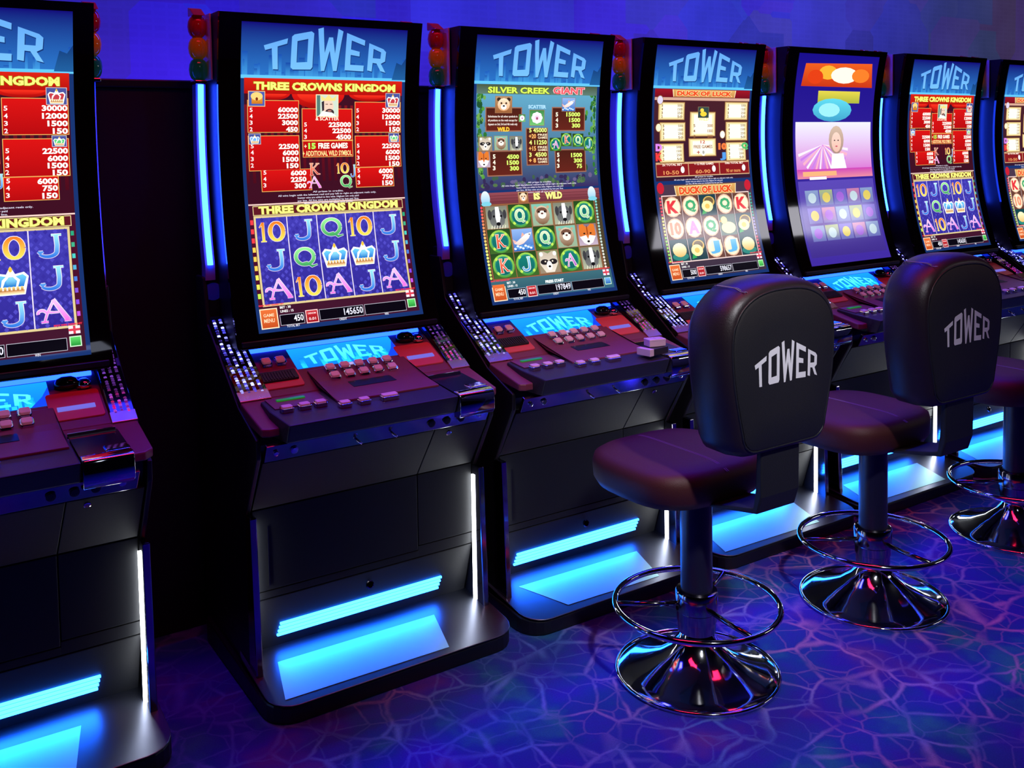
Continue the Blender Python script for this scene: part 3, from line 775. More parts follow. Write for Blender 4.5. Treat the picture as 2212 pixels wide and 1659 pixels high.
class Shift:
    def __init__(s, P, dz_): s.P = P; s.d = dz_
    def rect(s, x0, z0, x1, z1, *a, **k): s.P.rect(x0, z0 + s.d, x1, z1 + s.d, *a, **k)
    def text(s, t, x0, z0, x1, z1, *a, **k): s.P.text(t, x0, z0 + s.d, x1, z1 + s.d, *a, **k)


def status(P, bar, total, credit, green, top_text=None, w1=(120, 55, 70)):
    P = Shift(P, -0.0150)
    # common lower strip: menu key, bet, denomination, credit and win windows
    P.rect(-0.240, 0.966, 0.272, 1.035, bar, 2)
    P.rect(-0.240, 0.968, -0.187, 1.024, (255, 225, 190), 3); P.rect(-0.237, 0.971, -0.190, 1.021, (225, 110, 55), 4, (190, 75, 30))
    P.text('GAME', -0.230, 1.001, -0.198, 1.010, (255, 210, 170), 5); P.text('MENU', -0.230, 0.985, -0.198, 0.996, (255, 210, 170), 5)
    P.text('BET : 30', -0.178, 1.020, -0.145, 1.027, (255, 255, 255), 4); P.text('LINES : 15', -0.178, 1.009, -0.138, 1.016, (255, 255, 255), 4)
    for x0, x1, z0, z1 in ((-0.182, -0.108, 0.973, 1.003), (-0.060, 0.083, 0.975, 1.006), (0.087, 0.228, 0.975, 1.006)):
        P.rect(x0, z0, x1, z1, (8, 6, 16), 3, border=(190, 190, 205), bw=0.0012)
    P.rect(-0.103, 0.971, -0.064, 1.008, (250, 200, 200), 3); P.rect(-0.1005, 0.9735, -0.0665, 1.0055, (190, 40, 50), 4, (150, 15, 25))
    P.text('0.01', -0.095, 0.979, -0.073, 0.987, (255, 220, 220), 5); P.text('DENOM', -0.096, 0.996, -0.071, 1.001, (255, 220, 220), 5)
    P.text(total, -0.140, 0.981, -0.111, 0.999, (235, 235, 245), 6, align='r', fit=False); P.text(credit, 0.018, 0.982, 0.080, 1.002, (220, 220, 235), 6, align='r', fit=False)
    P.text('TOTAL BET', -0.165, 0.9665, -0.125, 0.973, (220, 220, 230), 6); P.text('CREDIT', 0.000, 0.9685, 0.024, 0.975, (220, 220, 230), 6); P.text('WIN', 0.150, 0.9685, 0.163, 0.975, (220, 220, 230), 6)
    P.rect(0.234, 0.982, 0.263, 1.008, (200, 240, 200), 3); P.rect(0.2365, 0.9845, 0.2605, 1.0055, green[0], 4, green[1])
    # small flag and the red line captions
    P.rect(0.234, 1.014, 0.262, 1.034, (235, 225, 235), 5); P.rect(0.245, 1.014, 0.251, 1.034, (210, 60, 80), 6); P.rect(0.234, 1.021, 0.262, 1.027, (210, 60, 80), 6)
    P.text('MAX WIN 225000 HIT', -0.240, 1.031, -0.165, 1.036, (230, 50, 70), 7, bold=0.05); P.text('MAX WIN 225000 HIT', 0.200, 1.036, 0.268, 1.041, (230, 50, 70), 7, bold=0.05)


OR = ((255, 245, 130), (225, 70, 20)); BL = ((150, 225, 255), (40, 110, 215)); GR = ((150, 235, 150), (30, 150, 80)); PK = ((255, 190, 250), (235, 100, 215)); RD = ((255, 150, 120), (200, 40, 40))
PAL = {'T': ((250, 110, 30), (255, 225, 90)), 'J': BL, 'Q': GR, 'A': PK, 'K': RD}


def screen_one():
    P = Paint(); header(P); k = 0
    a = pix(C1, 458, 662, 0); XL2, XR2 = -0.240, 0.272
    P.rect(XL2, 1.305, XR2, a[1], (58, 14, 32), 1)
    for i in range(26):
        x = XL2 + i * 0.0197; P.rect(x, 1.37, min(x + 0.009, XR2), 1.60, (120, 18, 30), 2, (70, 10, 26))
    P.rect(XL2, 1.632, XR2, a[1], (205, 32, 18), 4, (170, 15, 12))
    for cx, rx, rz in ((0.0, 0.085, 0.045), (0.17, 0.07, 0.022), (-0.14, 0.05, 0.02)):
        P.ell(cx - 0.01, 1.634, rx, rz, (215, 25, 18), 3, (150, 10, 10), 18, 180, 360)
        P.ell(cx - 0.01, 1.634, rx * 0.8, rz * 0.65, (240, 50, 30), 4, (190, 20, 15), 18, 180, 360)
    tp_(P, C1, 0, 'THREE CROWNS KINGDOM', 535, 695, 1742, 788, (255, 252, 120), 6, bold=0.05, outline=(120, 120, 10), ob=0.085)
    boxes = [(480, 852, 925, 1130), (945, 925, 1385, 1335), (1397, 868, 1790, 1130), (485, 1158, 935, 1450), (1397, 1158, 1795, 1420), (595, 1450, 1035, 1622), (1400, 1428, 1735, 1588)]
    for b in boxes: rp(P, C1, 0, *b, (205, 18, 18), 5, c2=(170, 10, 14), border=(225, 170, 90), bw=0.0018)
    rp(P, C1, 0, 948, 1196, 1382, 1202, (225, 170, 90), 7)
    def rows(xa, xb, ys_, vals, n0=5):
        for i, (y, v) in enumerate(zip(ys_, vals)):
            a = pix(C1, xa, y, 0); b = pix(C1, xb, y, 0)
            P.text(str(n0 - i), a[0], a[1] - 0.0062, a[0] + 0.009, a[1] + 0.0062, (255, 235, 235), 8, bold=0.02)
            w = 0.0155 * len(v)
            P.text(v, b[0] - w * 0.8, b[1] - 0.0078, b[0], b[1] + 0.0078, (255, 255, 245), 8, bold=0.04)
    rows(500, 912, (938, 992, 1047, 1103), ('60000', '22500', '3000', '450'))
    rows(965, 1365, (1063, 1115, 1168), ('225000', '22500', '4500'))
    rows(1410, 1782, (943, 997, 1050, 1103), ('30000', '12000', '1500', '150'))
    rows(510, 918, (1248, 1302, 1358, 1412), ('22500', '6000', '1500', '150'))
    rows(1415, 1780, (1243, 1295, 1345, 1395), ('22500', '6000', '1500', '150'))
    rows(618, 985, (1473, 1528, 1582), ('6000', '2250', '300'))
    rows(1420, 1722, (1455, 1505, 1557), ('6000', '750', '150'))
    tp_(P, C1, 0, 'WILD', 1105, 968, 1225, 995, (255, 230, 200), 10); tp_(P, C1, 0, '& SCATTER', 1062, 998, 1262, 1028, (255, 240, 220), 10)
    tp_(P, C1, 0, '+', 965, 1235, 988, 1262, (255, 235, 190), 8); tp_(P, C1, 0, '15', 1000, 1220, 1065, 1272, (170, 255, 90), 8, bold=0.05)
    tp_(P, C1, 0, 'FREE GAMES', 1085, 1220, 1338, 1265, (255, 245, 230), 8, bold=0.04); tp_(P, C1, 0, '+ ADDITIONAL WILD SYMBOL', 952, 1288, 1372, 1325, (255, 225, 150), 8)
    # icons
    x0, z0, x1, z1 = bx(C1, 0, 487, 775, 633, 910); P.rect(x0, z0, x1, z1, (70, 90, 170), 8, border=(235, 190, 130), bw=0.002)
    P.rect(x0 + 0.010, z0 + 0.008, x1 - 0.008, z0 + 0.030, (235, 160, 60), 10, (190, 110, 30)); P.ell((x0 + x1) / 2, z0 + 0.030, 0.018, 0.012, (255, 205, 120), 11); P.ell((x0 + x1) / 2, z0 + 0.022, 0.004, 0.005, (120, 50, 20), 12)
    x0, z0, x1, z1 = bx(C1, 0, 1065, 805, 1258, 998); w, h = x1 - x0, z1 - z0
    P.rect(x0, z0, x1, z1, (200, 215, 200), 8, border=(235, 220, 170), bw=0.002); P.rect(x0 + 0.003, z0 + 0.003, x0 + 0.014, z1 - 0.003, (80, 120, 110), 10)
    P.ell(x0 + 0.52 * w, z0 + 0.48 * h, 0.26 * w, 0.34 * h, (235, 200, 180), 11); P.ell(x0 + 0.60 * w, z0 + 0.20 * h, 0.20 * w, 0.16 * h, (60, 45, 50), 12)
    P.ell(x0 + 0.60 * w, z0 + 0.27 * h, 0.09 * w, 0.03 * h, (190, 120, 110), 13); P.poly([(x0 + .27 * w, z0 + .25 * h), (x0 + .36 * w, z0 + .3 * h), (x0 + .36 * w, z0 + .72 * h), (x0 + .25 * w, z0 + .66 * h)], (50, 40, 50), 12)
    for u in (0.47, 0.66): P.rect(x0 + (u - .05) * w, z0 + .55 * h, x0 + (u + .06) * w, z0 + .58 * h, (60, 40, 45), 13)
    P.poly([(x0 + .25 * w, z0 + .72 * h), (x0 + .85 * w, z0 + .72 * h), (x0 + .92 * w, z0 + .97 * h), (x0 + .72 * w, z0 + .82 * h), (x0 + .56 * w, z0 + .99 * h), (x0 + .4 * w, z0 + .82 * h), (x0 + .2 * w, z0 + .97 * h)], (235, 215, 130), 13)
    P.poly([(x0 + .1 * w, z0 + .04 * h), (x0 + .9 * w, z0 + .04 * h), (x0 + .7 * w, z0 + .2 * h), (x0 + .3 * w, z0 + .25 * h)], (245, 245, 245), 12)
    for (q, g) in (((1660, 795, 1782, 920), (190, 60, 70)), ((490, 1140, 597, 1232), (110, 170, 230)), ((1685, 1135, 1775, 1215), (90, 200, 120))):
        x0, z0, x1, z1 = bx(C1, 0, *q); P.rect(x0, z0, x1, z1, (70, 80, 150), 8, border=(200, 190, 190), bw=0.0015); crown(P, x0 + 0.003, z0 + 0.003, x1 - 0.003, z1 - 0.003, g, 10)
    for s, q in (('K', (1000, 1395, 1105, 1495)), ('T', (1240, 1390, 1350, 1478)), ('J', (1352, 1405, 1412, 1508)), ('A', (990, 1505, 1112, 1602)), ('Q', (1268, 1497, 1385, 1602))):
        x0, z0, x1, z1 = bx(C1, 0, *q); stroke_sym(P, s, x0, z0, x1, z1, PAL[s], 8, (240, 220, 200), 0.08)
    disclaimer(P, pix(C1, 1190, 1622, 0)[1])
    # lower window
    zt = pix(C2, 495, 165, 0)[1]
    P.rect(XL2, 0.951, XR2, zt - 0.002, (70, 14, 40), 1)
    P.rect(XL2, zt - 0.004, XR2, zt, (235, 200, 190), 2)
    x0, z0, x1, z1 = -0.228, pix(C2, 545, 262, 0)[1], 0.262, zt - 0.006
    P.rect(x0, z0, x1, z1, (90, 22, 34), 2, border=(220, 200, 140), bw=0.002)
    tp_(P, C2, 0, 'THREE CROWNS KINGDOM', 575, 182, 1765, 188, (255, 252, 130), 6, bold=0.05, outline=(120, 110, 20), ob=0.085)
    P.text
    rx0, rz1 = pix(C2, 552, 283, 0); rx1, rz0 = pix(C2, 1868, 890, 0)
    P.rect(rx0 - 0.006, rz0 - 0.006, rx1 + 0.006, rz1 + 0.006, (215, 195, 140), 3)
    P.rect(rx0, rz0, rx1, rz1, (62, 56, 168), 4, (46, 38, 140))
    cw = (rx1 - rx0) / 5; chh = (rz1 - rz0) / 3
    rc = random.Random(5)
    for i in range(40):
        for j in range(24):
            if (i + j) % 2: continue
            x = rx0 + (i + 0.5) * (rx1 - rx0) / 40; z = rz0 + (j + 0.5) * (rz1 - rz0) / 24; a_ = 0.0058; b_ = 0.0066
            P.poly([(x - a_, z), (x, z - b_), (x + a_, z), (x, z + b_)], rc.choice([(52, 44, 150), (76, 70, 186), (66, 60, 172)]), 5)
    for i in range(1, 5): P.rect(rx0 + cw * i - 0.0015, rz0, rx0 + cw * i + 0.0015, rz1, (225, 215, 235), 6)
    for r_, row in enumerate(('TJQTJ', 'JQCCJ', 'ATAJA')):
        for c_, s in enumerate(row):
            x = rx0 + cw * c_; z = rz1 - chh * (r_ + 1)
            if s == 'C': crown(P, x + 0.004, z + 0.006, x + cw - 0.003, z + chh - 0.004, 0, 8)
            else:
                dx = 0.008 if s != 'J' else 0.013
                stroke_sym(P, s, x + dx, z + 0.012, x + cw - 0.008, z + chh - 0.012, PAL[s], 8, (245, 235, 235), 0.09, (200, 190, 220))
    lc = [(240, 60, 70)] * 3 + [(245, 200, 80)] * 3 + [(240, 240, 90)] * 2 + [(190, 235, 80)]
    rc_ = [(40, 160, 120), (60, 170, 130), (70, 200, 190), (80, 170, 210), (70, 120, 215), (120, 80, 210), (130, 70, 220), (190, 80, 220)]
    for i, c in enumerate(lc): z = rz1 - 0.012 - i * (rz1 - rz0 - 0.01) / 9; P.rect(rx0 - 0.017, z - 0.007, rx0 - 0.008, z + 0.007, c, 4)
    for i, c in enumerate(rc_): z = rz1 - 0.012 - i * (rz1 - rz0 - 0.01) / 8; P.rect(rx1 + 0.008, z - 0.006, rx1 + 0.016, z + 0.006, c, 4)
    status(P, (62, 20, 42), '450', '145650', ((90, 210, 100), (30, 140, 50)))
    return P


def screen_two():
    P = Paint(); header(P); k = 1; X2, X3 = -0.240, 0.272
    zt = pix(CA, 560, 625, 1)[1]; zb = pix(CA, 560, 1650, 1)[1]
    P.rect(X2, zb, X3, zt, (95, 165, 195), 1, (52, 40, 90))
    rc = random.Random(8)
    for i in range(120):
        s = rc.choice((-1, 1)); x = (X2 if s < 0 else X3) - s * abs(rc.gauss(0, 0.016)); z = rc.uniform(1.36, zt - 0.02)
        x = min(max(x, X2 + 0.008), X3 - 0.008); P.ell(x, z, rc.uniform(0.004, 0.008), rc.uniform(0.006, 0.013), rc.choice([(45, 110, 50), (80, 150, 60), (30, 80, 45), (110, 165, 80)]), 2, n=7)
    for i in range(60):
        x = rc.uniform(X2 + .01, X3 - .01); P.ell(x, rc.uniform(1.325, 1.36), rc.uniform(0.006, 0.012), rc.uniform(0.005, 0.011), rc.choice([(80, 110, 70), (60, 90, 70), (100, 90, 130), (50, 40, 80)]), 2, n=7)
    P.rect(X2, zt - 0.032, X3, zt, (70, 84, 60), 3, (90, 120, 110))
    tp_(P, CA, 1, 'SILVER CREEK', 680, 650, 1270, 722, (210, 240, 90), 5, bold=0.04, outline=(70, 70, 20), ob=0.08)
    tp_(P, CA, 1, 'GIANT', 1305, 655, 1600, 728, (250, 90, 100), 5, bold=0.04, outline=(250, 220, 220), ob=0.08)
    def frame(q): rp(P, CA, 1, *q, (72, 30, 22), 4, c2=(96, 34, 26), border=(150, 100, 80), bw=0.004)
    for q in ((655, 845, 1005, 1080), (1290, 845, 1605, 1075), (1040, 1045, 1262, 1400), (662, 1265, 1010, 1500), (1315, 1250, 1620, 1465)): frame(q)
    # rows
    for xa, xb, yy, vals in ((1325, 1560, (917, 970, 1023), ('15000', '1500', '300')), (1338, 1578, (1303, 1355, 1408), ('1500', '300', '75')), (725, 975, (1320, 1375, 1430), ('4500', '1500', '300'))):
        for i, (y, v) in enumerate(zip(yy, vals)):
            a = pix(CA, xa, y, 1); b = pix(CA, xb, y, 1)
            P.text('543'[i], a[0], a[1] - 0.0075, a[0] + 0.011, a[1] + 0.0075, (245, 240, 215), 7, bold=0.04)
            P.text(v, b[0] - 0.0125 * len(v), b[1] - 0.008, b[0], b[1] + 0.008, (215, 250, 110), 7, bold=0.04)
    for y, s, c in ((1068, '5 45000', (230, 250, 130)), (1185, '4 11250', (230, 250, 130)), (1302, '3  4500', (230, 250, 130)), (1125, '+20', (250, 180, 100)), (1243, '+15', (250, 180, 100)), (1357, '+ 8', (250, 180, 100))):
        big = s[0] != '+'; a = pix(CA, 1072 if big else 1070, y, 1); b = pix(CA, 1240 if big else 1138, y, 1)
        P.text(s, a[0], a[1] - 0.008, b[0], a[1] + 0.008, c, 7, bold=0.03)
        if not big:
            a = pix(CA, 1155, y, 1); b = pix(CA, 1245, y, 1); P.text('FREE', a[0], a[1] + 0.001, b[0], a[1] + 0.0085, (245, 225, 190), 7); P.text('GAMES', a[0], a[1] - 0.009, b[0], a[1] - 0.001, (245, 225, 190), 7)
    for i, s in enumerate(('Substitutes for all other symbols in', 'all positions on the reels except for', 'Appears on 2nd, 3rd and 4th reels only')):
        tp_(P, CA, 1, s, 678, 925 + 37 * i, 960, 952 + 37 * i, (245, 235, 225), 7, bold=0.02)
    tp_(P, CA, 1, 'WILD', 768, 1038, 885, 1080, (255, 200, 60), 7, bold=0.05); tp_(P, CA, 1, 'SCATTER', 1065, 825, 1235, 862, (170, 215, 245), 5, bold=0.05)
    def tile(q, kind, L=6, crop=CA):
        x0, z0, x1, z1 = bx(crop, 1, *q) if q[2] > 3 else q
        animal(P, x0, z0, x1, z1, kind, L)
    tile((748, 740, 908, 905), 'bear', 8); tile((1385, 755, 1512, 890), 'fish', 8); tile((1075, 872, 1218, 1025), 'flower', 6); tile((972, 915, 1035, 988), 'flower', 9)
    tile((585, 1130, 720, 1265), 'raccoon', 8); tile((735, 1120, 870, 1260), 'otter', 8); tile((885, 1125, 1010, 1262), 'badger', 8); tile((570, 1270, 705, 1425), 'fox', 8)
    for s, q in (('A', (1268, 1140, 1378, 1265)), ('K', (1375, 1095, 1478, 1220)), ('Q', (1485, 1100, 1592, 1225)), ('J', (1592, 1130, 1685, 1262))):
        x0, z0, x1, z1 = bx(CA, 1, *q); ring_letter(P, s, x0, z0, x1, z1, 8)
    disclaimer(P, pix(CA, 1165, 1555, 1)[1])
    # lower window
    zt = pix(CB, 585, 168, 1)[1]; P.rect(X2, 0.951, X3, zt, (70, 60, 40), 1)
    P.rect(X2, pix(CB, 640, 275, 1)[1], X3, zt, (140, 70, 80), 2, (110, 50, 60))
    for i in range(4): P.rect(X2, zt - 0.01 - 0.01 * i, X3, zt - 0.0115 - 0.01 * i, (95, 42, 50), 3)
    for q in ((605, 170, 705, 270), (1625, 120, 1715, 215)):
        x0, z0, x1, z1 = bx(CB, 1, *q); P.ell((x0 + x1) / 2, (z0 + z1) / 2, 0.018, 0.026, (225, 235, 250), 5, (110, 185, 215)); P.ell((x0 + x1) / 2 + .002, (z0 + z1) / 2 - .018, 0.02, 0.008, (120, 200, 220), 6)
    tp_(P, CB, 1, 'IS', 1112, 162, 1180, 225, (255, 245, 140), 5, bold=0.06, outline=(60, 20, 10), ob=0.1); tp_(P, CB, 1, 'WILD', 1222, 155, 1390, 215, (255, 245, 140), 5, bold=0.06, outline=(60, 20, 10), ob=0.1)
    x0, z0, x1, z1 = bx(CB, 1, 962, 152, 1068, 255); animal(P, x0, z0, x1, z1, 'bear', 6)
    rx0, rz1 = pix(CB, 642, 288, 1); rx1, rz0 = pix(CB, 1785, 880, 1)
    P.rect(rx0 - 0.004, rz0 - 0.004, rx1 + 0.004, rz1 + 0.004, (150, 90, 60), 3); P.rect(rx0, rz0, rx1, rz1, (40, 60, 40), 4)
    cw = (rx1 - rx0) / 5; chh = (rz1 - rz0) / 3
    G = [['badger', 'Q', 'otter', 'badger', 'Q'], ['K', 'fish', 'Q', 'otter', 'fox'], ['K', 'J', 'raccoon', 'A', 'badger']]
    for r_ in range(3):
        for c_ in range(5):
            x = rx0 + cw * c_; z = rz1 - chh * (r_ + 1); s = G[r_][c_]
            if len(s) == 1: ring_letter(P, s, x + 0.002, z + 0.001, x + cw - 0.002, z + chh - 0.001, 6)
            else: animal(P, x + 0.002, z + 0.001, x + cw - 0.002, z + chh - 0.001, s, 6)
    for i in range(1, 5): P.rect(rx0 + cw * i - 0.0012, rz0, rx0 + cw * i + 0.0012, rz1, (170, 110, 70), 5)
    for i in range(22):
        z = rz1 - 0.006 - i * (rz1 - rz0 - 0.01) / 21; f = i / 21
        P.ell(rx0 - 0.011, z, 0.005, 0.0045, (235, int(70 + 170 * min(1, f * 1.6)), int(80 + 60 * f)) if f < 0.85 else (190, 230, 110), 4, n=8)
        P.ell(rx1 + 0.011, z, 0.005, 0.0045, (int(120 + 120 * f), int(200 + 20 * f), int(190 + 20 * f)), 4, n=8)
    P.rect(X2, 0.990, X3, rz0 - 0.005, (58, 104, 116), 3, (50, 90, 105))
    status(P, (50, 96, 120), '450', '197849', ((120, 180, 235), (30, 90, 170)))
    P.text('PRESS START', -0.022, 0.994, 0.056, 1.004, (240, 250, 250), 7, bold=0.05)
    return P


def ring_letter(P, s, x0, z0, x1, z1, L):
    cx, cz = (x0 + x1) / 2, (z0 + z1) / 2; rx, rz = (x1 - x0) / 2, (z1 - z0) / 2
    P.rect(x0, z0, x1, z1, (36, 70, 30), L, (60, 100, 40))
    P.ell(cx, cz, rx * .97, rz * .97, (150, 205, 80), L + 1, (70, 150, 60), 20); P.ell(cx, cz, rx * .80, rz * .82, (60, 150, 110), L + 2, n=20); P.ell(cx, cz, rx * .72, rz * .74, (20, 120, 110), L + 3, (16, 96, 96), 20)
    for a in (45, 135, 225, 315): P.ell(cx + rx * .8 * math.cos(math.radians(a)), cz + rz * .82 * math.sin(math.radians(a)), rx * .14, rz * .14, (190, 225, 90), L + 3, n=8)
    pal = {'Q': ((215, 240, 190), (130, 200, 140)), 'K': ((240, 120, 90), (205, 60, 40)), 'J': ((150, 215, 245), (80, 150, 210)), 'A': ((230, 160, 225), (170, 90, 190))}[s]
    dx = rx * .42
    stroke_sym(P, s, cx - dx * (1.15 if s != 'J' else 1.3), cz - rz * .56, cx + dx * 1.2, cz + rz * .58, pal, L + 4, (245, 240, 225), 0.12)


def animal(P, x0, z0, x1, z1, kind, L):
    w, h = x1 - x0, z1 - z0; X = lambda u, v: (x0 + u * w, z0 + v * h)
    E = lambda u, v, a, b_, c, l, c2=None, n=12: P.ell(*X(u, v), a * w, b_ * h, c, l, c2, n)
    bgc = {'badger': ((120, 125, 110), (170, 175, 150)), 'otter': ((120, 190, 170), (150, 170, 140)), 'fox': ((120, 110, 130), (190, 170, 190)), 'raccoon': ((120, 140, 90), (150, 130, 110)), 'fish': ((140, 175, 230), (40, 100, 180)), 'bear': ((180, 140, 100), (150, 90, 50)), 'flower': ((60, 130, 70), (110, 190, 110))}[kind]
    P.rect(x0, z0, x1, z1, (150, 110, 80), L); P.rect(x0 + .03 * w, z0 + .03 * h, x1 - .03 * w, z1 - .03 * h, bgc[0], L + 1, bgc[1])
    L += 2
    if kind == 'badger':
        E(.5, .45, .36, .42, (70, 72, 78), L, (120, 122, 120)); P.poly([X(.44, .95), X(.6, .95), X(.66, .5), X(.58, .25), X(.46, .25), X(.42, .5)], (240, 240, 240), L + 1)
        for u in (.36, .68): E(u, .55, .05, .05, (15, 15, 18), L + 2)
        E(.53, .22, .10, .08, (20, 20, 24), L + 2); E(.18, .62, .09, .22, (60, 60, 64), L + 1); E(.85, .62, .08, .2, (60, 60, 64), L + 1)
        for i in range(6): P.stroke([X(.2 + .12 * i, .02), X(.24 + .12 * i, .16)], .03 * w, (235, 230, 210), L + 2)
    elif kind == 'otter':
        E(.5, .48, .37, .42, (215, 190, 165), L, (120, 85, 60)); E(.5, .66, .26, .16, (110, 75, 60), L + 1); E(.5, .50, .20, .18, (245, 235, 225), L + 2)
        for u in (.36, .64): E(u, .63, .05, .045, (30, 20, 20), L + 3)
        E(.5, .55, .06, .04, (90, 50, 45), L + 3); E(.2, .82, .07, .07, (190, 160, 130), L + 1); E(.8, .82, .07, .07, (190, 160, 130), L + 1)
    elif kind == 'fox':
        P.poly([X(.12, .95), X(.32, .98), X(.5, .8), X(.7, .98), X(.88, .95), X(.92, .5), X(.5, .05), X(.08, .5)], (225, 120, 40), L, (200, 110, 60))
        P.poly([X(.1, .42), X(.42, .48), X(.5, .3), X(.58, .48), X(.9, .42), X(.72, .14), X(.5, .04), X(.28, .14)], (250, 245, 240), L + 1)
        for u in (.34, .66): E(u, .56, .055, .035, (30, 20, 20), L + 2)
        E(.5, .2, .07, .05, (30, 25, 30), L + 2); P.stroke([X(.5, .9), X(.5, .5)], .05 * w, (150, 60, 20), L + 1)
    elif kind == 'raccoon':
        P.poly([X(.1, .92), X(.3, .95), X(.5, .85), X(.7, .95), X(.9, .92), X(.92, .4), X(.7, .05), X(.3, .05), X(.08, .4)], (190, 175, 155), L, (230, 220, 205))
        E(.3, .5, .2, .12, (35, 32, 36), L + 1); E(.7, .5, .2, .12, (35, 32, 36), L + 1); E(.5, .34, .13, .2, (250, 248, 242), L + 2); E(.5, .3, .06, .05, (20, 20, 22), L + 3)
        for u in (.33, .67): E(u, .52, .04, .035, (230, 220, 200), L + 3)
        for u in (.18, .82): E(u, .84, .09, .1, (245, 240, 230), L + 2)
    elif kind == 'fish':
        P.poly([X(.08, .35), X(.3, .5), X(.65, .75), X(.92, .8), X(.78, .55), X(.5, .34), X(.3, .28)], (255, 250, 250), L, (240, 200, 190)); P.poly([X(.08, .35), X(.02, .55), X(.2, .44)], (230, 180, 170), L + 1)
        P.poly([X(.42, .62), X(.5, .82), X(.6, .7)], (235, 170, 150), L + 1); E(.82, .72, .03, .03, (30, 40, 60), L + 2)
        for i in range(14): E(.1 + .06 * i, .14 + .05 * (i % 3), .06, .05, ((230, 240, 255), (90, 150, 220))[i % 2], L + 1)
    elif kind == 'bear':
        for u in (.22, .78): E(u, .8, .12, .12, (60, 40, 30), L)
        E(.5, .5, .36, .38, (245, 225, 195), L + 1, (220, 160, 110)); E(.5, .36, .17, .16, (250, 245, 235), L + 2); E(.5, .42, .07, .05, (40, 30, 30), L + 3)
        for u in (.36, .64): E(u, .58, .06, .06, (70, 45, 35), L + 2)
    elif kind == 'flower':
        for i in range(8):
            a = math.pi / 4 * i; E(.5 + .22 * math.cos(a), .5 + .22 * math.sin(a), .15, .15, (250, 245, 250), L)
        E(.5, .5, .16, .16, (230, 200, 225), L + 1); E(.5, .46, .06, .09, (150, 60, 90), L + 2)


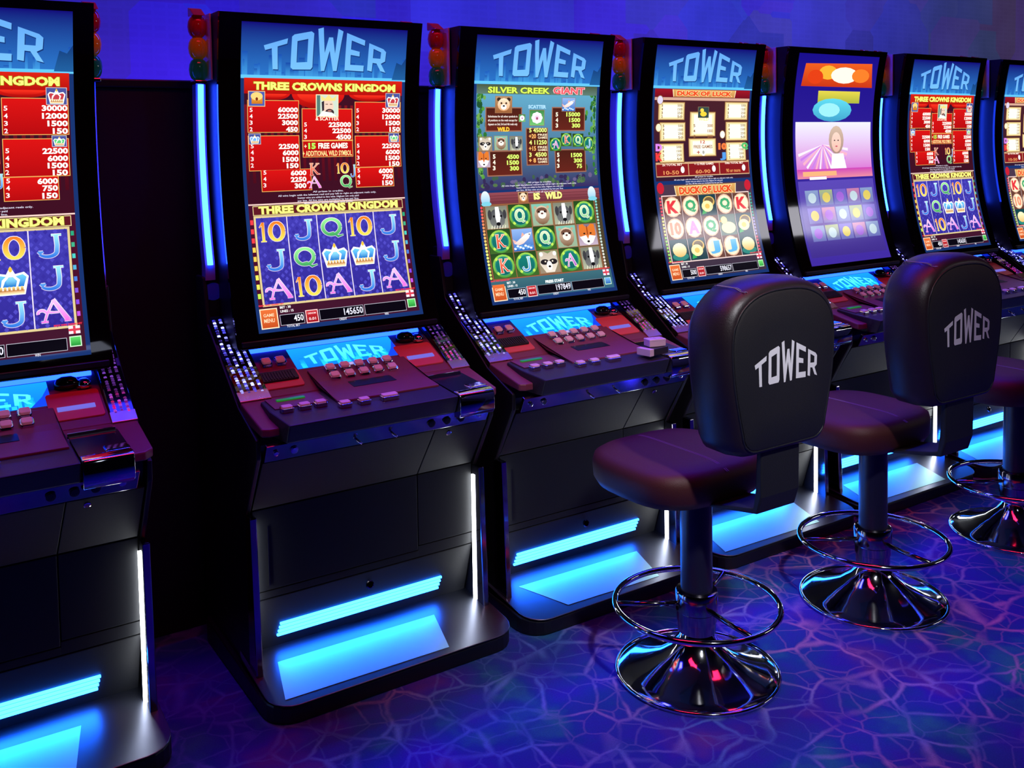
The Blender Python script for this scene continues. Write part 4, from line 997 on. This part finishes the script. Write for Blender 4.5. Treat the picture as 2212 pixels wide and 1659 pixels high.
def screen_three():
    P = Paint(); header(P); k = 2; X2, X3 = -0.240, 0.272
    zt = pix(CC, 425, 580, 2)[1]; zb = pix(CC, 430, 1470, 2)[1]
    P.rect(X2, zb, X3, zt, (70, 30, 38), 1, (50, 22, 44)); P.rect(X2, pix(CC, 425, 660, 2)[1], X3, zt, (150, 20, 35), 2, (110, 14, 30))
    P.rect(X2, pix(CC, 440, 690, 2)[1], X3, pix(CC, 425, 662, 2)[1], (205, 160, 140), 3)
    for crop, y0, y1, q in ((CC, 588, 670, (600, 1175)), (CD, 95, 160, (612, 1185))):
        x0, z0, x1, z1 = bx(crop, 2, q[0], y0, q[1], y1)
        P.poly([(x0, z0), (x1, z0), (x1 + .006, z1), (x0 - .006, z1)], (215, 165, 95), 4, (190, 130, 70)); P.stroke([(x0, z0), (x0 - .006, z1)], .003, (255, 235, 190), 5); P.stroke([(x1, z0), (x1 + .006, z1)], .003, (255, 235, 190), 5)
        P.text('DUCK OF LUCK', x0 + .016, z0 + .004, x1 - .016, z1 - .005, (225, 75, 35), 7, bold=0.06, outline=(255, 235, 170), ob=0.11)
    def parch(q, c=(190, 155, 95)):
        x0, z0, x1, z1 = bx(CC, 2, *q); P.rect(x0, z0, x1, z1, (120, 75, 45), 4); P.rect(x0 + .003, z0 + .003, x1 - .003, z1 - .003, (215, 185, 125), 5)
        P.rect(x0 + .010, z0 + .007, x1 - .009, z1 - .007, (242, 226, 175), 6); P.rect(x0 + .022, z0 + .012, x1 - .020, z1 - .012, (255, 252, 228), 7); return x0, z0, x1, z1
    for q, hi in (((450, 705, 700, 885), '753'), ((460, 900, 710, 1085), '642'), ((455, 1105, 700, 1290), '531'), ((1085, 705, 1300, 885), '864'), ((1090, 895, 1300, 1080), '753'), ((1090, 1090, 1290, 1270), '432')):
        x0, z0, x1, z1 = parch(q); h = z1 - z0
        for i in range(4):
            z = z1 - h * (.2 + .2 * i)
            P.text('5432'[i], x0 + .016, z - .005, x0 + .024, z + .005, (120, 80, 50), 9); P.text(('5000', '1500', '250', '50')[i], x1 - .040, z - .005, x1 - .014, z + .005, (130, 95, 60), 9)
    x0, z0, x1, z1 = parch((750, 800, 995, 1040)); 
    for i in range(3): z = z1 - .055 - .021 * i; P.text('543'[i], x0 + .020, z - .006, x0 + .030, z + .006, (130, 80, 50), 9); P.text(('5000', '1000', '200')[i], x1 - .045, z - .006, x1 - .016, z + .006, (150, 90, 60), 9)
    a = bx(CC, 2, 828, 755, 928, 862); P.rect(*a, (50, 70, 70), 10, border=(150, 130, 90)); 
    w, h = a[2] - a[0], a[3] - a[1]; P.ell(a[0] + .5 * w, a[1] + .35 * h, .3 * w, .22 * h, (240, 205, 60), 12); P.ell(a[0] + .36 * w, a[1] + .68 * h, .17 * w, .18 * h, (245, 215, 80), 13); P.poly([(a[0] + .1 * w, a[1] + .6 * h), (a[0] + .26 * w, a[1] + .7 * h), (a[0] + .26 * w, a[1] + .58 * h)], (230, 130, 40), 13)
    tp_(P, CC, 2, 'WILD', 832, 862, 925, 888, (240, 220, 120), 12)
    x0, z0, x1, z1 = parch((735, 1055, 1005, 1228)); tp_(P, CC, 2, '12', 850, 1075, 895, 1105, (190, 60, 50), 9); tp_(P, CC, 2, 'FREE GAMES', 785, 1122, 965, 1150, (150, 90, 60), 9)
    tp_(P, CC, 2, '+', 815, 1175, 845, 1205, (170, 60, 50), 9)
    x0, z0 = pix(CC, 878, 1190, 2); P.ell(x0, z0, .012, .014, (250, 250, 240), 9); P.ell(x0, z0, .006, .007, (170, 170, 160), 10)
    for (x, y, r, c) in ((465, 690, .018, (215, 205, 250)), (450, 955, .017, (250, 235, 200)), (1060, 1020, .017, (255, 250, 230))): a = pix(CC, x, y, 2); P.ell(a[0], a[1], r * .9, r, (150, 110, 60), 8); P.ell(a[0], a[1], r * .78, r * .85, c, 9)
    for s, q, c in (('D', (420, 1110, 485, 1180), (215, 130, 235)), ('K', (420, 1195, 488, 1275), (230, 60, 60)), ('10', (1020, 1100, 1100, 1165), (245, 120, 60)), ('J', (1035, 1190, 1095, 1265), (80, 150, 225)), ('Q', (1240, 1095, 1305, 1165), (80, 190, 110))): tp_(P, CC, 2, s, *q, c, 10, bold=0.07)
    # red band of three
    x0, z0, x1, z1 = bx(CC, 2, 425, 1310, 1320, 1385); P.rect(x0, z0 - .004, x1, z1 + .008, (200, 160, 120), 3)
    for i in range(3):
        xa = x0 + (x1 - x0) * i / 3 + .002; xb = x0 + (x1 - x0) * (i + 1) / 3 - .002; P.rect(xa, z0, xb, z1, (130, 24, 30), 4)
        P.text(('2x TOTAL BET', '+ 12 FREE GAMES', '100x TOTAL BET')[i], xa + .030, z1 - .006, xb - .030, z1 + .003, (255, 235, 220), 6); P.text(('10-50', '60-90', '90 or more')[i], xa + .034, z0 + .005, xb - .050, z0 + .020, (225, 150, 90), 6)
        P.ell(xb - .030, (z0 + z1) / 2, .010, .013, (245, 240, 235), 6)
    disclaimer(P, pix(CC, 890, 1415, 2)[1])
    zt = pix(CD, 430, 90, 2)[1]; P.rect(X2, 0.951, X3, zt, (70, 50, 70), 1)
    for q in ((470, 120), (1300, 85)): a = pix(CD, *q, 2); P.ell(a[0], a[1], .018, .022, (190, 30, 50), 3)
    rx0, rz1 = pix(CD, 485, 200, 2); rx1, rz0 = pix(CD, 1408, 740, 2)
    P.rect(rx0 - 0.004, rz0 - 0.004, rx1 + 0.004, rz1 + 0.004, (235, 205, 200), 3); P.rect(rx0, rz0, rx1, rz1, (60, 35, 35), 4)
    cw = (rx1 - rx0) / 5; chh = (rz1 - rz0) / 3
    G = ['KQoQK', 'TAQdo', 'eoJJe']
    for r_ in range(3):
        for c_ in range(5):
            x = rx0 + cw * c_; z = rz1 - chh * (r_ + 1); s = G[r_][c_]; w, h = cw, chh; X = lambda u, v: (x + u * w, z + v * h)
            if s in 'KQTAJ':
                P.rect(*X(.02, 0), *X(.98, 1), (100, 60, 50), 5); P.ell(*X(.5, .5), .46 * w, .48 * h, (225, 180, 150), 6); P.ell(*X(.5, .5), .40 * w, .42 * h, (255, 228, 200), 7)
                st = {'K': 'K', 'Q': 'Q', 'T': '10', 'A': 'A', 'J': 'J'}[s]; c = {'K': (220, 50, 60), 'Q': (60, 165, 110), 'T': (240, 140, 110), 'A': (225, 140, 215), 'J': (90, 175, 225)}[s]
                P.text(st, *X(.2, .2), *X(.8, .8), c, 9, bold=0.05, outline=(255, 225, 190), ob=0.11)
            elif s == 'o':
                P.rect(*X(.02, 0), *X(.98, 1), (24, 60, 70), 5); P.ell(*X(.58, .66), .34 * w, .26 * h, (215, 175, 90), 6); P.ell(*X(.58, .68), .26 * w, .19 * h, (110, 90, 60), 7); P.ell(*X(.46, .44), .33 * w, .27 * h, (255, 235, 170), 8); P.ell(*X(.46, .44), .14 * w, .12 * h, (235, 190, 90), 9)
                P.poly([X(.1, .06), X(.4, .12), X(.2, .3)], (40, 160, 80), 8)
            elif s == 'd':
                P.rect(*X(.02, 0), *X(.98, 1), (90, 110, 100), 5); P.ell(*X(.52, .36), .42 * w, .28 * h, (255, 240, 170), 7); P.ell(*X(.3, .72), .19 * w, .18 * h, (255, 235, 150), 8); P.poly([X(.0, .66), X(.14, .76), X(.14, .64)], (235, 150, 60), 8)
            else:
                P.rect(*X(.02, 0), *X(.98, 1), (20, 66, 72), 5); P.ell(*X(.5, .22), .44 * w, .18 * h, (40, 130, 120), 6); P.ell(*X(.5, .52), .38 * w, .32 * h, (255, 245, 200), 8, (225, 180, 100))
    for i in range(1, 5): P.rect(rx0 + cw * i - 0.001, rz0, rx0 + cw * i + 0.001, rz1, (235, 215, 215), 10)
    for i in range(20):
        z = rz1 - 0.006 - i * (rz1 - rz0 - 0.01) / 19; f = i / 19
        P.ell(rx0 - 0.011, z, 0.005, 0.0045, (240, 70, 90) if f < .3 else ((250, 230, 120) if f < .6 else (150, 225, 90)), 4, n=8); P.ell(rx1 + 0.011, z, 0.005, 0.0045, (60, 170, 150) if f < .4 else ((160, 150, 230) if f < .7 else (230, 80, 110)), 4, n=8)
    status(P, (58, 44, 62), '500', '598657', ((110, 220, 110), (40, 150, 60)))
    return P


def screen_four():
    P = Paint(); X2, X3 = XL, XR
    P.rect(X2, ZB, X3, ZT, (22, 12, 128), 0, (60, 40, 150))
    P.poly([(-.200, 1.795), (.24, 1.805), (.26, 1.700), (-.215, 1.700)], (225, 90, 30), 1, (190, 50, 20))
    for i, (x, z, rx, rz, c) in enumerate(((-.05, 1.76, .06, .03, (250, 170, 50)), (.06, 1.75, .09, .035, (250, 240, 220)), (-.13, 1.74, .05, .03, (215, 60, 20)), (.17, 1.75, .06, .03, (240, 120, 40)))): P.ell(x, z, rx, rz, c, 2 + i)
    P.rect(-.10, 1.630, .18, 1.682, (215, 200, 70), 1, (160, 170, 60)); P.ell(0, 1.600, .13, .050, (90, 205, 225), 2, (60, 150, 190)); P.ell(-.02, 1.600, .07, .03, (150, 225, 235), 3)
    P.rect(-.235, 1.305, .268, 1.548, (225, 225, 245), 1, (200, 70, 190))
    for i in range(16):
        a = math.radians(200 + 10 * i); P.stroke([(-.06, 1.45), (-.06 + .17 * math.cos(a), 1.45 + .13 * math.sin(a))], [.002, .012], ((235, 225, 250), (190, 120, 220), (250, 170, 190))[i % 3], 2)
    # a pale-haired woman in a white dress
    P.ell(.03, 1.47, .050, .062, (205, 180, 160), 3, (160, 130, 120)); P.ell(.03, 1.46, .032, .044, (240, 205, 190), 4, (225, 180, 165)); P.poly([(-.02, 1.31), (.10, 1.31), (.075, 1.41), (.0, 1.41)], (250, 248, 255), 5, (230, 225, 245))
    for u in (.018, .042): P.ell(u, 1.468, .005, .003, (60, 40, 50), 6, n=8)
    P.ell(.03, 1.442, .008, .003, (190, 70, 90), 6, n=8)
    P.rect(-.235, 1.305, .268, 1.345, (190, 60, 170), 6, (220, 130, 150))
    P.rect(-.20, 1.315, .02, 1.335, (235, 170, 120), 7); P.rect(-.16, 1.300, -.05, 1.312, (250, 235, 250), 8)
    P.rect(-.235, .975, .268, 1.295, (84, 66, 170), 1, (58, 40, 130))
    for r_ in range(3):
        for c_ in range(5): P.rect(-.20 + .092 * c_, 1.19 - .075 * r_, -.20 + .092 * c_ + .085, 1.255 - .075 * r_, ((130, 150, 190), (160, 175, 120), (110, 90, 190), (190, 120, 160))[(r_ * 2 + c_) % 4], 2, (96, 100, 170)); P.ell(-.158 + .092 * c_, 1.222 - .075 * r_, .026, .022, ((180, 200, 210), (210, 190, 90), (150, 90, 200))[(r_ + c_) % 3], 3)
    return P


sf = lambda a, b, l: (a, ys(b) - 0.0006 - 0.00022 * l, b)
S = [screen_one(), screen_two(), screen_three(), screen_four()]
labs = ['tall black slot machine with Three Crowns Kingdom reels, leftmost one shown whole',
        'black slot machine with forest animal reels and a green title, cigarette packet on its deck',
        'black slot machine behind the stool, with cream parchment pay tables on its screen',
        'black slot machine with a woman in white on its dark blue screen',
        'black slot machine second from the right edge, its screen showing red pay tables',
        'black slot machine furthest right and smallest in the frame',
        'black slot machine at the far left of the row, cut by the left frame edge']
machines = []
for i, (k, sh, src) in enumerate(((0, 0, 0), (1, 0, 1), (2, 0, 2), (3, 0, 3), (4, 0, 0), (5, 0, 2), (-1, -0.19, 0))):
    R = T0 if i == 0 else copy_tree(T0)
    machines.append(R)
meshes = {}
for i, (k, sh, src) in enumerate(((0, 0, 0), (1, 0, 1), (2, 0, 2), (3, 0, 3), (4, 0, 0), (5, 0, 2), (-1, -0.19, 0))):
    R = machines[i]; R.location = (MX + k * SP + sh, MY, 0); R['label'] = labs[i]
    if src not in meshes:
        o = S[src].build('screen_picture', sf, M['screen'], R, nrm=lambda v: Vector((0, -1, -0.64 * (v[2] - 1.5) + (0.0 if v[2] > 0.95 else 0.10))).normalized()); meshes[src] = o.data
    else:
        o = bpy.data.objects.new('screen_picture', meshes[src]); COL.objects.link(o); o.parent = R
    # sheet added as the bars' blurred reflection; real foil, corner cut, on the second machine
    zk = lambda y: 0.0535 + 0.12 * y
    P = [(-0.330, 0.030), (0.150, 0.022), (0.190, 0.180), (-0.292, 0.187)]
    if i == 1: P = [(-0.215, 0.030), (0.150, 0.022), (0.190, 0.180), (-0.292, 0.187)]
    MB().hexa([(x, y, zk(y)) for x, y in P], [(x, y, zk(y) + 0.0006) for x, y in P]).build('film_glow_sheet', M['film_glow'], R)

# ------------------------------------------------------------------ stools
def make_stool():
    R = root('bar_stool', (0, 0, 0), '', 'stool', 'stools in front of the slot machines')
    mb = MB(); segs = 64; prof = [(0.2225, 0.0), (0.2225, 0.006), (0.215, 0.012), (0.19, 0.019), (0.15, 0.032), (0.10, 0.056), (0.065, 0.085), (0.05, 0.108), (0.044, 0.125)]
    smooth_angle(mb.lathe(prof, segs).build('base_dome', M['chrome'], R), 50)
    MB().tube([(0.2215 * math.cos(a), 0.2215 * math.sin(a), 0.008) for a in [2 * math.pi * i / 64 for i in range(64)]], 0.0055, 8, True).build('base_rim', M['chrome'], R, smooth=True)
    prof = [(0.046, 0.118), (0.052, 0.122), (0.052, 0.150), (0.055, 0.152), (0.055, 0.178), (0.058, 0.181), (0.058, 0.232), (0.056, 0.236), (0.050, 0.238)]
    smooth_angle(MB().lathe(prof, 40).build('collar', M['dark_chrome'], R), 30)
    smooth_angle(MB().lathe([(0.0435, 0.225), (0.0435, 0.505), (0.06, 0.515)], 40).build('pole', M['pole'], R), 30)
    MB().tube([(0.2244 * math.cos(a), 0.2244 * math.sin(a), 0.196) for a in [2 * math.pi * i / 72 for i in range(72)]], 0.0085, 12, True).build('foot_ring', M['chrome'], R, smooth=True)
    for a in (25, 145, 265):
        c, s = math.cos(math.radians(a)), math.sin(math.radians(a))
        MB().tube([(0.054 * c, 0.054 * s, 0.196), (0.12 * c, 0.12 * s, 0.194), (0.222 * c, 0.222 * s, 0.196)], 0.007, 8).build('spoke', M['dark_chrome'], R, smooth=True)
    # seat cushion
    def sq(w0, d0, cy, z, n=40, p=3.2, taper=0.0, dome=0):
        out = []
        for i in range(n):
            a = 2 * math.pi * i / n; c, s = math.cos(a), math.sin(a)
            x = w0 * abs(c) ** (2 / p) * (1 if c > 0 else -1); y = d0 * abs(s) ** (2 / p) * (1 if s > 0 else -1)
            out.append((x * (1 + taper * y), cy + y, z))
        return out
    cy = 0.075
    rings = [sq(0.165, 0.155, cy, 0.508), sq(0.200, 0.185, cy, 0.514), sq(0.212, 0.197, cy, 0.535), sq(0.215, 0.200, cy, 0.575), sq(0.209, 0.194, cy, 0.597), sq(0.190, 0.176, cy, 0.609), sq(0.14, 0.13, cy, 0.6145), sq(0.06, 0.055, cy, 0.616)]
    MB().loft(rings).build('seat', M['seat'], R, smooth=True)
    st = [(0.0, cy - 0.195 + 0.39 * i / 16, 0.6155 - 0.0165 * (abs(i - 8) / 8) ** 6) for i in range(17)]
    for dx in (-0.003, 0.003): MB().tube([(x + dx, y, z) for x, y, z in st], 0.0012, 5).build('seam', M['stitch'], [o for o in R.children if o.name.startswith('seat')][0])
    # backrest: arched cushion with a woven rear panel
    def outline(hw, zb, zt, hb, n=14):
        # bottom rounded corners, sides flare a little, arched top
        pts = []
        r = 0.045
        for i in range(6): a = math.radians(180 + 18 * i); pts.append((-hb + r + r * math.cos(a), zb + r + r * math.sin(a)))
        for i in range(6): a = math.radians(270 + 18 * i); pts.append((hb - r + r * math.cos(a), zb + r + r * math.sin(a)))
        zs = zb + (zt - zb) * 0.66
        for i in range(1, 5): t = i / 5; pts.append((hb + (hw - hb) * math.sin(t * math.pi / 2), zb + r + (zs - zb - r) * t))
        for i in range(2 * n + 1):
            a = math.pi * i / (2 * n); pts.append((hw * (abs(math.cos(a)) ** 0.78) * (1 if math.cos(a) >= 0 else -1), zs + (zt - zs) * math.sin(a) ** 0.85))
        for i in range(4, 0, -1): t = i / 5; pts.append((-(hb + (hw - hb) * math.sin(t * math.pi / 2)), zb + r + (zs - zb - r) * t))
        return pts
    def ring(hw, zb, zt, hb, y): return [(x, y + 0.05 * (z - 0.7) * 0, z) for x, z in outline(hw, zb, zt, hb)]
    OB = 0.016
    rg = [ring(0.170, 0.735, 1.085, 0.14, -0.156), ring(0.200, 0.708, 1.112, 0.168, -0.164), ring(0.211, 0.698, 1.126, 0.176, -0.182), ring(0.212, 0.696, 1.130, 0.176, -0.235), ring(0.205, 0.698, 1.124, 0.165, -0.275), ring(0.193, 0.704, 1.115, 0.157, -0.292), ring(0.185, 0.710, 1.106, 0.150, -0.297)]
    rg = [[(x + OB, y, z) for x, y, z in r] for r in rg]
    bk = MB().loft(rg).build('backrest', M['vinyl_rim'], R); smooth_angle(bk, 60)
    rg = [ring(0.180, 0.715, 1.100, 0.146, -0.294), ring(0.180, 0.715, 1.100, 0.146, -0.299), ring(0.174, 0.721, 1.094, 0.140, -0.302), ring(0.10, 0.80, 1.02, 0.08, -0.3025)]
    rg = [[(x + OB, y, z) for x, y, z in r] for r in rg]
    smooth_angle(MB().loft(rg).build('rear_panel', M['vinyl_grey'], bk), 50)
    pts = [(x + OB, -0.2965, z) for x, z in outline(0.183, 0.712, 1.103, 0.149)]
    MB().tube(pts, 0.0032, 6, True).build('piping', M['vinyl'], bk, smooth=True)
    for dx in (-0.003, 0.004):
        pp = []
        for i in range(9):
            y = -0.178 - 0.108 * i / 8; j = 22 + 6
            src = ring(0.2132 if 0 < i < 7 else 0.204, 0.698, 1.1312 if 0 < i < 7 else 1.123, 0.168, y)
            a = min(src, key=lambda q: abs(q[0] + 0.125) + (10 if q[2] < 1.0 else 0)); pp.append((a[0] + OB + dx, y, a[2]))
        MB().tube(pp, 0.0011, 5).build('stitching', M['stitch'], bk)
    P = Paint(1); logo(P, OB - 0.115, 0.868, OB + 0.112, 0.972, (180, 180, 190), 1)
    P.build('back_logo', lambda a, b, l: (a, -0.3035, b), M['logo_print'], bk, 'pale grey lettering', color=False)
    # bracket from under the seat up to the backrest
    pr = [(-0.05, 0.500), (0.12, 0.500), (0.12, 0.508), (-0.05, 0.509), (-0.255, 0.552), (-0.262, 0.60), (-0.268, 0.725), (-0.284, 0.725), (-0.282, 0.585), (-0.268, 0.540)]
    MB().prism_x(pr, OB - 0.070, OB + 0.070).build('bracket', M['vinyl_grey'], R, bevel=0.004)
    return R


st1 = make_stool(); st2 = copy_tree(st1); st3 = copy_tree(st1)
st1.location = (-1.600, 6.302, 0); st1['label'] = 'black padded stool with chrome foot ring, nearest, in front of the forest-animal slot machine'
st2.location = (-0.83, 6.30, 0); st2['label'] = 'second black padded stool, to the right behind the nearest stool'
st3.location = (0.05, 6.33, 0); st3['label'] = 'furthest black padded stool, near the right edge of the frame'
for o in (st2, st3):
    pass

# ------------------------------------------------------------------ small things on the second machine's deck
mx2 = MX + SP
def zdeck(y): return 0.7695 + 0.0945 * y + 0.0045
bxo = root('cigarette_packet', (mx2 + 0.150, MY + 0.045, zdeck(0.045) + 0.0085), 'flat black cigarette packet lying on the edge of the second deck', 'packet', rz=math.radians(8))
MB().box(-0.045, 0.045, -0.028, 0.028, 0.0, 0.022).build('carton', M['pack_black'], bxo, bevel=0.0015)
MB().box(-0.0455, -0.026, -0.0285, 0.0285, -0.0004, 0.0226).build('flap', M['pack_clear'], bxo, bevel=0.0015, label='pale end flap')
b2 = root('small_box', (mx2 + 0.166, MY + 0.052, zdeck(0.045) + 0.0085 + 0.0228), 'small pale pink box standing on top of the black cigarette packet', 'box', rz=math.radians(-12))
MB().box(-0.030, 0.030, -0.020, 0.020, 0.0, 0.024).build('carton', M['pack_clear'], b2, bevel=0.002)
MB().box(-0.0304, 0.0304, -0.0204, 0.0204, 0.017, 0.0245).build('lid', M['pack_clear'], b2, bevel=0.002)

# ------------------------------------------------------------------ lit sign hanging across the aisle (mirrored in the screen glass)
M['sign_face'] = mat('white_sign_face', (0.8, 0.8, 0.8), 0.5, emis=(0.92, 0.9, 1.0), es=7, noise=0.05)
M['sign_red'] = mat('red_sign_print', (0.6, 0.05, 0.15), 0.5, emis=(0.75, 0.04, 0.16), es=3.0, noise=0.05)
sg = root('hanging_sign', (4.5, 3.0, 2.40), 'white lit panel hanging across the aisle, mirrored in the screens', 'sign', rz=math.pi)
MB().box(-1.65, 1.65, -0.05, 0.05, 0.0, 0.38).build('sign_box', M['cabinet'], sg, bevel=0.01)
MB().box(-1.62, 1.62, -0.056, -0.051, 0.025, 0.355).build('sign_face', M['sign_face'], sg)
for x in (-0.9, 0.9): MB().tube([(x, 0, 0.46), (x, 0, 1.65)], 0.006, 8).build('hanger', M['chrome'], sg)
for cz in (0.14, 0.24):
    el = [(-0.82 + 0.22 * math.cos(a), cz + 0.032 * math.sin(a)) for a in [math.pi * i / 12 for i in range(24)]]
    MB().hexa([(x, -0.0575, z) for x, z in el], [(x, -0.0562, z) for x, z in el]).build('sign_mark', M['sign_red'], sg)
